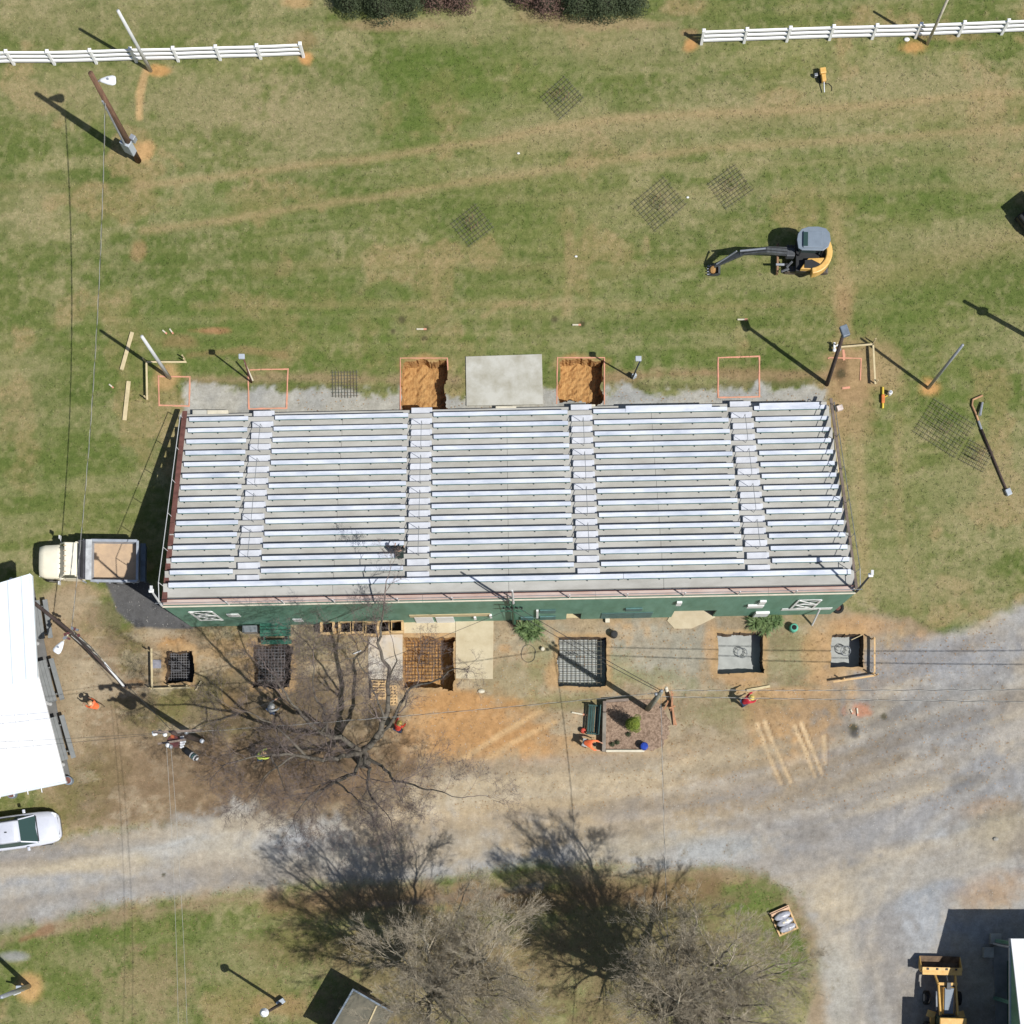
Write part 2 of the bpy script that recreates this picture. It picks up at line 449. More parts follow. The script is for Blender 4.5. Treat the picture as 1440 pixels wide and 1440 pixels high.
    # gravel road
    poly([(-900, 1150), (0, 1195), (60, 1186), (115, 1170), (200, 1160), (260, 1150), (330, 1120), (420, 1150), (560, 1140), (640, 1095), (760, 1090), (900, 1075), (1080, 1090), (1180, 1075), (1200, 990), (1250, 960), (1290, 905), (1350, 885), (1400, 868), (1440, 852), (1700, 790), (2600, 700), (2600, 1700), (1135, 1900), (1135, 1440), (1152, 1400), (1148, 1340), (1132, 1290), (1105, 1252), (1060, 1228), (1000, 1214), (900, 1214), (760, 1216), (640, 1235), (560, 1240), (460, 1242), (350, 1252), (200, 1268), (100, 1290), (0, 1312), (-900, 1400)],
         (166, 165, 161), 1, 0, jg=26, soft=12, col2=(178, 168, 150))
    for a in ((720, 1135, 160, 46, (198, 180, 150)), (640, 1190, 90, 22, (196, 182, 156)), (870, 1130, 110, 30, (178, 162, 134)), (560, 1150, 70, 26, (190, 168, 132)), (1000, 1120, 130, 40, (164, 146, 120)), (880, 1160, 120, 30, (184, 166, 138)), (1120, 1190, 120, 30, (170, 158, 138)),
              (1250, 960, 60, 34, (152, 144, 134)), (1330, 930, 90, 30, (152, 154, 158)), (1310, 1010, 130, 50, (140, 140, 138)), (1380, 1080, 90, 60, (152, 153, 154)), (1395, 1160, 50, 40, (140, 130, 110)), (1230, 1090, 90, 70, (148, 140, 128)),
              (1240, 1030, 40, 50, (134, 130, 124)), (1150, 1160, 90, 30, (156, 154, 152)), (1300, 1180, 80, 50, (172, 176, 178)), (1280, 1290, 50, 60, (168, 174, 180)), (1390, 1250, 50, 22, (176, 150, 120)),
              (1170, 1290, 24, 90, (188, 174, 148)), (1225, 1200, 80, 12, (190, 176, 150)), (1250, 1350, 40, 90, (150, 146, 140)), (1360, 1110, 30, 16, (118, 120, 122)), (1390, 1140, 34, 14, (186, 156, 122)),
              (1400, 1160, 44, 22, (150, 144, 124)), (1435, 1190, 14, 26, (112, 112, 114)), (900, 1185, 90, 20, (188, 178, 156)), (1010, 1195, 70, 16, (174, 178, 178)), (1180, 1380, 26, 60, (180, 178, 168)),
              (60, 1245, 90, 18, (166, 170, 174)), (220, 1190, 90, 14, (178, 180, 178)), (120, 1215, 80, 10, (196, 182, 152)), (250, 1240, 80, 14, (172, 174, 176)), (350, 1190, 60, 22, (188, 180, 162)), (420, 1180, 60, 24, (172, 176, 180)), (40, 1200, 60, 9, (160, 164, 170)),
              (930, 1220, 60, 8, (182, 184, 186)), (1300, 1230, 70, 30, (156, 162, 168)), (800, 1110, 280, 55, (186, 166, 132)), (1090, 1100, 150, 40, (160, 144, 118)), (1240, 1150, 120, 50, (150, 146, 140))):
        blob(*a, .8, 0, tex=1.4, soft=.7, rot=-6)
    for q in ([(0, 1275), (150, 1245), (400, 1215), (640, 1180), (900, 1160), (1150, 1140), (1440, 1020)], [(0, 1225), (200, 1200), (450, 1165), (700, 1120), (1000, 1110), (1200, 1040), (1440, 960)], [(1215, 1440), (1190, 1330), (1200, 1230), (1300, 1110), (1440, 1010)], [(1245, 1440), (1225, 1330), (1240, 1240), (1330, 1140), (1440, 1060)]):
        line(q, 6, (196, 186, 166), .35, 0, jg=6, soft=9)
    for q in ([(1380, 905), (1250, 955), (1200, 1010)], [(1010, 1160), (1200, 1120), (1440, 1000)], [(700, 1150), (900, 1140), (1100, 1110)], [(1200, 1440), (1240, 1300), (1290, 1200)]):
        line(q, 5, (142, 136, 128), .4, 0, jg=8, soft=8)
    for q in ([(1064, 1018), (1080, 1060), (1098, 1102)], [(1075, 1014), (1092, 1056), (1112, 1100)], [(1117, 1022), (1132, 1055), (1146, 1092)], [(1127, 1018), (1142, 1052), (1156, 1088)], [(1159, 1036), (1160, 1074)]):
        line(q, 2.6, (212, 184, 142), .8, 0, jg=1.5, soft=1.8); line([(a_ + 5, b_ + 1) for a_, b_ in q], 1, (136, 110, 78), .6, 0, jg=2, soft=1.5)
    # long tyre streaks that follow the bend of the road
    rc = np.interp(PX, [-900, 0, 300, 600, 900, 1150, 1440, 2000], [1350, 1250, 1205, 1165, 1140, 1085, 985, 800])
    vv = (PY - rc) / S
    for k_, (cc_, th, am) in enumerate((((196, 182, 154), .52, .45), ((140, 130, 116), .54, .45), ((158, 161, 166), .56, .35))):
        sn = fbm(PX / S * .05 + 11 * k_, vv * .9 + k_ * 5, 1.6, 3, 51 + k_, .5) * .75 + n2 * .25
        m = sstep(th - .02, th + .14, sn) * am * sstep(-10, 10, d_poly(PX, PY, [(-900, 1150), (0, 1195), (260, 1150), (420, 1140), (640, 1075), (900, 1060), (1190, 1040), (1250, 960), (1350, 885), (1440, 852), (2000, 700), (2000, 1700), (1250, 1700), (1170, 1440), (1165, 1300), (1060, 1228), (900, 1212), (560, 1238), (200, 1266), (0, 1310), (-900, 1400)])) * (1 - grass)
        mix(m, c(cc_))
    # verge south of the road
    line([(0, 1325), (100, 1300), (220, 1280), (350, 1262), (470, 1254), (620, 1250), (760, 1236), (900, 1232), (1000, 1228), (1060, 1240), (1110, 1268), (1140, 1320), (1150, 1390), (1146, 1440)], 9, (158, 138, 108), .8, .2, jg=18, soft=10)
    line([(30, 1322), (70, 1306)], 5, (140, 100, 70), .6, .1); line([(620, 1262), (700, 1256), (760, 1245)], 7, (150, 156, 160), .55, 0, jg=8)
    line([(520, 1272), (620, 1266), (700, 1262)], 4, (140, 150, 160), .6, 0, jg=5)
    blob(20, 1345, 18, 7, (160, 160, 160), .8, 0); blob(42, 1390, 18, 20, (198, 160, 104), .95, .05, tex=.3, jg=.4)
    blob(1040, 1262, 60, 22, (100, 124, 52), .8, 1, tex=1.5); blob(1110, 1340, 20, 30, (100, 124, 52), .6, 1); blob(880, 1260, 60, 16, (150, 132, 94), .6, .5)
    blob(600, 1370, 150, 90, (142, 126, 94), .8, .4, tex=1.5); blob(900, 1340, 170, 95, (134, 120, 86), .8, .4, tex=1.6); blob(760, 1380, 80, 60, (140, 124, 90), .6, .5, tex=1.6)
    line([(380, 1275), (500, 1268), (620, 1262), (760, 1262), (900, 1258), (1000, 1248)], 16, (140, 112, 82), .75, .2, jg=16, soft=14); blob(350, 1400, 60, 30, (138, 132, 78), .6, .8); blob(430, 1330, 80, 30, (134, 116, 78), .5, .6)
    blob(220, 1380, 60, 40, (150, 130, 96), .45, .7, tex=1.8); blob(390, 1415, 40, 16, (172, 140, 98), .6, .3)
    # leaf litter and dark soil spots
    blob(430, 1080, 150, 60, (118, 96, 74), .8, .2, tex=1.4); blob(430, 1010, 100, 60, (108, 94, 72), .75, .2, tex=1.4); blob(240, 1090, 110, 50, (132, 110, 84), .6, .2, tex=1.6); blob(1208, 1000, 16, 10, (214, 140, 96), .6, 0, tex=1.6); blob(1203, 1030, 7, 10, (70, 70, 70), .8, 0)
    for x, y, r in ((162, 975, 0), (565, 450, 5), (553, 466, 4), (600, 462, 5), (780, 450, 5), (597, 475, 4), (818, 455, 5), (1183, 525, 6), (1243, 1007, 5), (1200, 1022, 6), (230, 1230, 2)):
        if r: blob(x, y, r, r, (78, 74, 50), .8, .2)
    tarm = d_poly(PX, PY, [(146, 812), (205, 812), (236, 850), (274, 884), (190, 884), (164, 858)]) + jag * 8
    mix(sstep(-2, 2, tarm), c((98, 98, 98))); grass = grass * (1 - sstep(-2, 2, tarm))
    for (x0, y0, x1, y1, dep, fl) in PITS[2:]:
        d = d_poly(PX, PY, [(x0 - 5, y0 - 5), (x1 + 5, y0 - 5), (x1 + 5, y1 + 5), (x0 - 5, y1 + 5)]) + jag * 16
        m = sstep(-5, 3, d) * .8
        mix(m, c((188, 154, 108))); grass = grass * (1 - m)
    # fallen grit
    A *= (1 + (fine - .5) * .22 * (1 - grass) + (n3 - .5) * .25 * (1 - grass))[:, None]
    A *= (1 + (n5 - .5) * .3 * (1 - grass))[:, None]
    A = np.clip(A, .02, .8)
    # --- relief
    Z = (n3 - .5) * .05 * (1 - grass) + (fine - .5) * .03
    incore = (X > -33) & (X < 30.5) & (Y > -11) & (Y < 52.5)
    Z = np.where(rim | ~incore, 0, Z)
    stand = (X > -21) & (X < 18.5) & (Y > 13) & (Y < 27)
    Z = np.where(stand & ~rim, -.02, Z)
    # --- mesh
    I = np.arange(nx * ny).reshape(nx, ny)
    q = np.stack([I[:-1, :-1], I[1:, :-1], I[1:, 1:], I[:-1, 1:]], -1).reshape(-1, 4)
    hv = hole[q]; rv = rim[q]
    dead = (hv.any(1)) | (rv.all(1) & False)
    # quads whose corners all sit on a rim and whose middle is inside
    q = q[~dead]
    me = bpy.data.meshes.new('ground')
    me.vertices.add(nx * ny)
    me.vertices.foreach_set('co', np.stack([X, Y, Z], -1).ravel().astype(np.float32))
    me.loops.add(len(q) * 4)
    me.loops.foreach_set('vertex_index', q.ravel().astype(np.int32))
    me.polygons.add(len(q))
    me.polygons.foreach_set('loop_start', (np.arange(len(q)) * 4).astype(np.int32))
    me.update(calc_edges=True)
    at = me.attributes.new('albedo', 'FLOAT_COLOR', 'POINT')
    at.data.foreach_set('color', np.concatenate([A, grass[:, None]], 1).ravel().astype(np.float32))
    me.polygons.foreach_set('use_smooth', [True] * len(q))
    # material
    m = bpy.data.materials.new('ground'); m.use_nodes = True
    t = m.node_tree; b = t.nodes['Principled BSDF']
    b.inputs['Roughness'].default_value = .95; b.inputs['Specular IOR Level'].default_value = .15
    an = t.nodes.new('ShaderNodeAttribute'); an.attribute_name = 'albedo'
    geo = t.nodes.new('ShaderNodeNewGeometry')
    def noise(sc, det, ro=.6):
        n = t.nodes.new('ShaderNodeTexNoise'); n.inputs['Scale'].default_value = sc; n.inputs['Detail'].default_value = det; n.inputs['Roughness'].default_value = ro
        t.links.new(geo.outputs['Position'], n.inputs['Vector']); return n.outputs[0]
    def math_(op, a, b_, cl=False):
        n = t.nodes.new('ShaderNodeMath'); n.operation = op; n.use_clamp = cl
        for i, v in enumerate((a, b_)):
            if isinstance(v, (int, float)): n.inputs[i].default_value = v
            else: t.links.new(v, n.inputs[i])
        return n.outputs[0]
    def ramp(v, a, b_, lo, hi):
        n = t.nodes.new('ShaderNodeMapRange'); n.inputs[1].default_value = a; n.inputs[2].default_value = b_; n.inputs[3].default_value = lo; n.inputs[4].default_value = hi
        t.links.new(v, n.inputs[0]); return n.outputs[0]
    na = noise(3.2, 6, .72); nb = noise(9, 5, .75); nc = noise(28, 4, .7)
    gA = ramp(math_('ADD', math_('MULTIPLY', na, .45), math_('ADD', math_('MULTIPLY', nb, .35), math_('MULTIPLY', nc, .2))), .40, .60, 0, 1)
    # grass: shift between dark green shade and straw
    def mixc(f, a, b_, mode='MIX'):
        n = t.nodes.new('ShaderNodeMix'); n.data_type = 'RGBA'; n.blend_type = mode
        if isinstance(f, (int, float)): n.inputs[0].default_value = f
        else: t.links.new(f, n.inputs[0])
        for i, v in ((6, a), (7, b_)):
            if isinstance(v, tuple): n.inputs[i].default_value = v
            else: t.links.new(v, n.inputs[i])
        return n.outputs[2]
    lo = mixc(1.0, an.outputs['Color'], (.70, .77, .62, 1), 'MULTIPLY')
    hi = mixc(1.0, an.outputs['Color'], (1.27, 1.22, 1.24, 1), 'MULTIPLY')
    gcol = mixc(gA, lo, hi)
    lo2 = mixc(1.0, an.outputs['Color'], (.80, .79, .78, 1), 'MULTIPLY')
    hi2 = mixc(1.0, an.outputs['Color'], (1.17, 1.17, 1.18, 1), 'MULTIPLY')
    scol = mixc(gA, lo2, hi2)
    # loose stones on bare soil
    vo = t.nodes.new('ShaderNodeTexVoronoi'); vo.inputs['Scale'].default_value = 7
    t.links.new(geo.outputs['Position'], vo.inputs['Vector'])
    sp = ramp(vo.outputs['Distance'], .10, .16, 1, 0)
    spm = math_('MULTIPLY', sp, ramp(noise(1.1, 3), .52, .62, 0, .55))
    stone = mixc(vo.outputs['Color'], (.52, .45, .36, 1), (.22, .20, .18, 1))
    scol2 = mixc(spm, scol, stone)
    fin = mixc(an.outputs['Alpha'], scol2, gcol)
    t.links.new(fin, b.inputs['Base Color'])
    bp = t.nodes.new('ShaderNodeBump'); bp.inputs['Distance'].default_value = .06
    t.links.new(ramp(an.outputs['Alpha'], 0, 1, .35, .85), bp.inputs['Strength'])
    t.links.new(math_('ADD', math_('MULTIPLY', nb, .6), nc), bp.inputs['Height'])
    t.links.new(bp.outputs[0], b.inputs['Normal'])
    me.materials.append(m)
    o = bpy.data.objects.new('ground', me); COL.objects.link(o); struct(o)
    return o, X, Y, q, A

GROUND, gX, gY, gQ, gA_ = ground()

# pit walls grown down from the very edges of the holes
M_clay = mat('pit_clay', (206, 160, 96), .95, var=.3, scale=4, bump=1, bscale=7, rgb2=(166, 116, 60), k=.72, stretch=(2.2, 1, .35))
M_claydark = mat('pit_soil_dark', (110, 88, 66), .9, var=.3, scale=3, bump=1, bscale=6)  # darker soil tone for walls of pits without a clay floor
M_cement = mat('wet_cement', (176, 180, 176), .6, var=.08, scale=2, bump=.25, bscale=5)
def pits():
    e = {}
    q = gQ
    ed = np.concatenate([q[:, [0, 1]], q[:, [1, 2]], q[:, [2, 3]], q[:, [3, 0]]])
    key = np.sort(ed, 1).astype(np.int64); kk = key[:, 0] * 10000000 + key[:, 1]
    u, idx, cnt = np.unique(kk, return_index=True, return_counts=True)
    bd = ed[idx[cnt == 1]]
    for i, (x0, y0, x1, y1, dep, fl) in enumerate(PITS):
        a = W(x0, y1); b = W(x1, y0)
        mx = (gX[bd[:, 0]] + gX[bd[:, 1]]) / 2; my = (gY[bd[:, 0]] + gY[bd[:, 1]]) / 2
        sel = bd[(mx > a.x - .5) & (mx < b.x + .5) & (my > a.y - .5) & (my < b.y + .5)]
        nxt = {}
        for s_, t_ in sel.tolist(): nxt[s_] = t_
        if not nxt: continue
        st_ = next(iter(nxt)); loop = [st_]; cur = nxt[st_]
        while cur != st_ and cur in nxt and len(loop) < 5000: loop.append(cur); cur = nxt[cur]
        pts = [(gX[k2], gY[k2]) for k2 in loop]
        cx, cy = (a.x + b.x) / 2, (a.y + b.y) / 2
        bm = bmesh.new(); rings = []
        lv = 6
        for l in range(lv + 1):
            z = -dep * l / lv
            ring = []
            for (x, y) in pts:
                nn = 0
                if l:
                    nn = (math.sin(x * 9 + l * 2.1) * math.cos(y * 8 + l) * .5 + rnd.uniform(-.5, .5)) * .045
                tx, ty = (x - cx), (y - cy); L = math.hypot(tx, ty)
                k_ = 1 - (.03 * l / lv) + nn / L
                ring.append(bm.verts.new((cx + tx * k_, cy + ty * k_, z)))
            rings.append(ring)
        n = len(pts)
        for l in range(lv):
            for j in range(n):
                try: bm.faces.new((rings[l][j], rings[l][(j + 1) % n], rings[l + 1][(j + 1) % n], rings[l + 1][j]))
                except ValueError: pass
        me = bpy.data.meshes.new('pit_wall')
        bmesh.ops.recalc_face_normals(bm, faces=bm.faces)
        bm.to_mesh(me); bm.free()
        me.materials.append(M_clay if fl == 'clay' else M_claydark if fl == 'dark' else M_claydark)
        o = bpy.data.objects.new('pit_wall', me); COL.objects.link(o); struct(o)
        # floor
        m_ = MB(); N = 16
        sx, sy = (b.x - a.x) + .3, (b.y - a.y) + .3
        amp = .10 if fl != 'cement' else .015
        for ii in range(N + 1):
            for jj in range(N + 1):
                m_.v.append((cx + (ii / N - .5) * sx, cy + (jj / N - .5) * sy, -dep + .06 + rnd.uniform(0, amp) + (.03 * math.sin(ii * 1.1) if fl != 'cement' else 0)))
        m_.f = [(ii * (N + 1) + jj, (ii + 1) * (N + 1) + jj, (ii + 1) * (N + 1) + jj + 1, ii * (N + 1) + jj + 1) for ii in range(N) for jj in range(N)]
        struct(m_.build('pit_floor', M_clay if fl == 'clay' else M_cement if fl == 'cement' else mat('pit_floor_dark', (70, 66, 62), .9), smooth=(fl == 'cement')))
pits()

# loose things too many to count: grass tufts, dead leaves, stones
def scatter(name, n, area, size, m, seed, keep, flat, tone=(.5, 1.5)):
    rs = np.random.RandomState(seed)
    x = rs.uniform(area[0], area[2], n); y = rs.uniform(area[1], area[3], n)
    stx = gX_lookup(x, y)
    ok = keep(stx, rs.rand(n)) & ~((x > -21) & (x < 18.2) & (y > 13.8) & (y < 26.6))
    for (x0, y0, x1, y1, dep, fl) in PITS:
        a = W(x0, y1); b = W(x1, y0); ok &= ~((x > a.x - .25) & (x < b.x + .25) & (y > a.y - .25) & (y < b.y + .25))
    x = x[ok]; y = y[ok]; n = len(x)
    k = 3 if not flat else 1
    x = np.repeat(x, k) + rs.normal(0, .02, n * k); y = np.repeat(y, k) + rs.normal(0, .02, n * k); n *= k
    an = rs.uniform(0, 6.28, n); s = size * rs.uniform(.5, 1.3, n); c_, s_ = np.cos(an), np.sin(an)
    z0 = np.full(n, .012)
    w_ = s * (.5 if flat else .16)
    zt_ = z0 + (s * rs.uniform(.05, .5, n) if flat else s * rs.uniform(.4, .9, n))
    V = np.stack([np.stack([x - s_ * w_, y + c_ * w_, z0], 1), np.stack([x + s_ * w_, y - c_ * w_, z0 + (.5 * (zt_ - z0) if flat else 0)], 1), np.stack([x + c_ * s, y + s_ * s, zt_], 1)], 1).reshape(-1, 3)
    me = bpy.data.meshes.new(name)
    me.vertices.add(n * 3); me.vertices.foreach_set('co', V.ravel().astype(np.float32))
    me.loops.add(n * 3); me.loops.foreach_set('vertex_index', np.arange(n * 3).astype(np.int32))
    me.polygons.add(n); me.polygons.foreach_set('loop_start', (np.arange(n) * 3).astype(np.int32))
    me.update(calc_edges=True); me.materials.append(m)
    gc = gC_lookup(x, y) * rs.uniform(tone[0], tone[1], n)[:, None] * (1 + rs.normal(0, .05, (n, 3)))
    at = me.attributes.new('albedo', 'FLOAT_COLOR', 'POINT')
    at.data.foreach_set('color', np.concatenate([np.repeat(np.clip(gc, .01, .85), 3, 0), np.ones((n * 3, 1))], 1).ravel().astype(np.float32))
    o = bpy.data.objects.new(name, me); COL.objects.link(o); o['kind'] = 'stuff'
    return o
_g = {}
def gX_lookup(x, y):
    """how grassy the ground is at (x, y)"""
    if not _g:
        col = np.empty(len(gX) * 4, np.float32); GROUND.data.attributes['albedo'].data.foreach_get('color', col)
        cell = {}; _g['nx'] = 600
        H_ = np.full((600, 600), .5); ix = ((gX + 34) / 66 * 600).astype(int); iy = ((gY + 12) / 66 * 600).astype(int)
        okk = (ix >= 0) & (ix < 600) & (iy >= 0) & (iy < 600); H_[ix[okk], iy[okk]] = col[3::4][okk]; _g['H'] = H_
        C_ = np.full((600, 600, 3), .2); C_[ix[okk], iy[okk]] = col.reshape(-1, 4)[okk, :3]; _g['C'] = C_
    ix = np.clip(((x + 34) / 66 * 600).astype(int), 0, 599); iy = np.clip(((y + 12) / 66 * 600).astype(int), 0, 599)
    return _g['H'][ix, iy]
def gC_lookup(x, y):
    return _g['C'][np.clip(((x + 34) / 66 * 600).astype(int), 0, 599), np.clip(((y + 12) / 66 * 600).astype(int), 0, 599)]
def attrmat(name):
    m = bpy.data.materials.new(name); m.use_nodes = True; t = m.node_tree; b = t.nodes['Principled BSDF']
    b.inputs['Roughness'].default_value = .9; b.inputs['Specular IOR Level'].default_value = .15
    a = t.nodes.new('ShaderNodeAttribute'); a.attribute_name = 'albedo'; t.links.new(a.outputs['Color'], b.inputs['Base Color'])
    return m
AR = (-33, -11, 30.5, 52.5)
scatter('grass_tufts', 34000, AR, .085, attrmat('straw_grass'), 1, lambda g, r: (g > .4), False, (1.0, 1.6))
scatter('green_grass_tufts', 34000, AR, .10, attrmat('green_grass'), 2, lambda g, r: (g > .4), False, (.6, 1.1))
scatter('fallen_leaves', 26000, (-30, -10, 16, 15), .06, mat('dead_leaf', (176, 146, 110), .9, var=.3, scale=9, rgb2=(112, 86, 62)), 3, lambda g, r: (r < (1.1 - abs(g - .35) * 1.2)) & (g > .06), True)
scatter('loose_stones', 26000, AR, .05, mat('loose_stone', (206, 204, 196), .9, var=.3, scale=9, rgb2=(120, 116, 108)), 4, lambda g, r: (g < .06), True)
scatter('clods', 9000, (-14, 3, 28, 30), .07, mat('soil_clod', (196, 160, 110), .95, var=.3, scale=9, rgb2=(120, 90, 60)), 5, lambda g, r: (g < .2), True)
# ---------------------------------------------------------------- the grandstand
M_conc = mat('tread_concrete', (196, 195, 188), .85, var=.10, scale=.9, bump=.15, bscale=20, rgb2=(172, 170, 162), stretch=(.5, 1.3, 1))
M_conc2 = mat('concrete_wall', (188, 184, 172), .9, var=.16, scale=1.0, bump=.2)
M_alu = mat('aluminium_plank', (228, 233, 242), .42, metal=.12, var=.05, scale=1.1, k=.86, rgb2=(188, 197, 212), stretch=(.5, 1.5, 1))
M_teal = mat('green_painted_edge', (84, 128, 126), .6, var=.15)
M_brk = mat('dark_steel', (70, 78, 84), .5, metal=.3, var=.15)
M_step = mat('pale_step_paint', (220, 224, 232), .7, var=.08, scale=1.6)
M_green = mat('green_wall_paint', (118, 168, 146), .65, var=.16, scale=1.0, bump=.08, rgb2=(96, 144, 120), stretch=(1.4, 1, .35))
M_greend = mat('dark_green_paint', (52, 104, 82), .6, var=.12)
M_white = mat('white_paint', (236, 238, 236), .55, var=.05, k=.85)
M_cream = mat('cream_paint', (228, 220, 196), .7, var=.08)
M_pink = mat('weathered_red_ledge', (214, 196, 186), .85, var=.2, scale=1.5, rgb2=(190, 158, 142), stretch=(.3, 1, 1))
M_redbr = mat('red_brown_board', (134, 88, 78), .85, var=.2, scale=2, bump=.2)
M_grbr = mat('grey_brown_board', (150, 134, 122), .85, var=.2, scale=2)
M_pipe = mat('galvanised_pipe', (170, 176, 182), .4, metal=.5, var=.1)
M_pipew = mat('white_pipe', (226, 228, 228), .5, var=.06)
M_apron = mat('cream_concrete', (214, 200, 168), .85, var=.10, scale=1.1, bump=.15, rgb2=(196, 180, 146))
M_pad = mat('grey_concrete_pad', (202, 201, 190), .85, var=.07, scale=.9, bump=.2, rgb2=(172, 168, 150))
M_dark = mat('black_interior', (30, 30, 32), .9, var=.1)
M_wood = mat('pale_timber', (222, 204, 158), .8, var=.10, scale=3, stretch=(1, 1, 1))
M_ply = mat('new_plywood', (226, 188, 132), .75, var=.12, scale=3)

O = Vector((-20.25, 13.95, 0)); ANG = math.atan2(.75, 37.69)
stand = thing('grandstand', 'long concrete grandstand with rows of white aluminium benches and a green rear wall', 'grandstand', O, ANG)
LEN = 37.7; PW = .769; RISE = .446; Z0 = .91; YS0 = 11.87; NR = 15
def zt(k): return Z0 + RISE * k
def ys(k): return YS0 - PW * k
ca, sa = math.cos(ANG), math.sin(ANG)
def loc(x, y, h=0):
    p = W(x, y, h) - O
    return Vector((p.x * ca + p.y * sa, -p.x * sa + p.y * ca, h))
def wallpt(x, y, yy=0.0):
    """(u, height) of the picture point that lies on the plane local y = yy"""
    g = W(x, y); n = Vector((-sa, ca, 0)); c_ = Vector((0, 0, H)); d = g - c_
    t = (n.dot(O) + yy - n.dot(c_)) / n.dot(d)
    p = c_ + d * t
    q = p - O
    return q.x * ca + q.y * sa, p.z
# treads: one slab between expansion joints
joints = [0, 9.25, 18.85, 27.3, LEN]
for s0, s1 in zip(joints[:-1], joints[1:]):
    src = None
    for k in range(NR):
        if src is None:
            src = MB().box(((s1 + s0) / 2, 0, -.24), (s1 - s0 - .012, PW - .004, .48)).build('tread', M_conc, stand, bevel=.012)
            o = src
        else:
            o = inst(src, stand)
        o.location = (0, ys(k) + .12 - PW / 2, zt(k))
# walkway at the back
for s0, s1 in zip(joints[:-1], joints[1:]):
    MB().box(((s1 + s0) / 2, .225, 7.0), (s1 - s0 - .03, .42, .3)).build('walkway_slab', M_conc, stand, bevel=.012)
prof = [(0, 0), (0, 6.84), (.43, 6.84)]
for k in range(NR - 1, -1, -1):
    y1 = ys(k) + .12 - (.01 if k == 0 else 0)
    y0 = y1 - PW
    prof += [(max(y0, .43), zt(k) - .485), (y1, zt(k) - .485)]
prof += [(ys(0) + .11, 0)]
for u0 in (.02, LEN - .24):
    MB().xprism(prof, u0, u0 + .22).build('side_wall', M_conc2, stand)
MB().box((LEN / 2, ys(0) + .03, .21), (LEN - .5, .14, .42)).build('front_wall', M_conc2, stand)
MB().box((LEN / 2, ys(0) + .30, .2), (LEN - .1, .34, .42)).build('front_step', M_conc, stand, bevel=.015)
# benches
blocks = [(.33, 3.78), (5.32, 13.10), (14.6, 22.42), (23.92, 31.73), (33.28, 37.5)]
def bench(u0, u1, wd=.225):
    L = u1 - u0
    b = MB().box((0, 0, .125), (L, wd, .045))
    b.box((0, wd / 2 - .006, .085), (L - .01, .012, .05))
    o = b.build('bench', M_alu, stand)
    MB().box((0, -wd / 2 - .018, .095), (L - .05, .03, .07)).build('bench_edge', M_teal, o)
    f = MB(); n = max(2, int(round(L / 1.9)) + 1)
    for i in range(n):
        x = -L / 2 + .25 + (L - .5) * i / (n - 1)
        f.box((x, 0, .05), (.05, wd - .02, .10)); f.box((x, -wd / 2 - .05, .035), (.05, .06, .06))
    f.build('brackets', M_brk, o)['kind'] = 'stuff'
    return o
def cpbench(o, loc_):
    c_ = inst(o, stand, loc_)
    for ch in [x for x in bpy.data.objects if x.parent is o]: inst(ch, c_)
    return c_
bl = {}
for (u0, u1) in blocks:
    src = bench(u0, u1); kids = [x for x in bpy.data.objects if x.parent is src]
    for k in range(NR - 1):
        o = src if k == 0 else inst(src, stand)
        if k:
            for ch in kids: inst(ch, o)
        o.location = ((u0 + u1) / 2 + rnd.uniform(-.02, .02), ys(k), zt(k))
for (s0, s1) in ((.33, 12.6), (12.62, 25.1), (25.12, 37.5)):
    o = bench(s0, s1, .26); o.location = ((s0 + s1) / 2, ys(14), zt(14))
# loose planks on the first row
for (x0, x1, y) in ((880, 1001, 578), (1068, 1152, 571)):
    a = loc(x0, y, 1.05); b = loc(x1, y, 1.05)
    o = MB().box((0, 0, 0), (b.x - a.x, .34, .05)).build('bench_plank', M_alu, stand)
    o.location = ((a.x + b.x) / 2, ys(0) + .10, zt(0) + .15)
# aisle steps and rails
aisles = [(3.95, 5.25), (13.28, 14.5), (22.6, 23.84), (31.9, 33.2)]
st0 = MB().box((0, 0, 0), (1.22, .40, RISE / 2)).build('aisle_step', M_step, stand, bevel=.01)
first = True
for (u0, u1) in aisles:
    for k in range(-1, NR - 1):
        o = st0 if first else inst(st0, stand); first = False
        y = ys(k) - PW + .12 + .215
        zz = (zt(k) if k >= 0 else .41)
        o.location = ((u0 + u1) / 2 + rnd.uniform(-.02, .02), y, zz + RISE / 4 + .002)
    um = (u0 + u1) / 2 + .05
    for k in range(1, NR - 2, 3):
        r = MB()
        p0 = Vector((um, ys(k) + .1, zt(k))); p1 = Vector((um, ys(k + 2) + .0, zt(k + 2)))
        r.tube([p0, p0 + Vector((0, 0, .85)), p1 + Vector((0, 0, .9)), p1], .016, 6)
        r.build('aisle_handrail', M_pipe, stand)
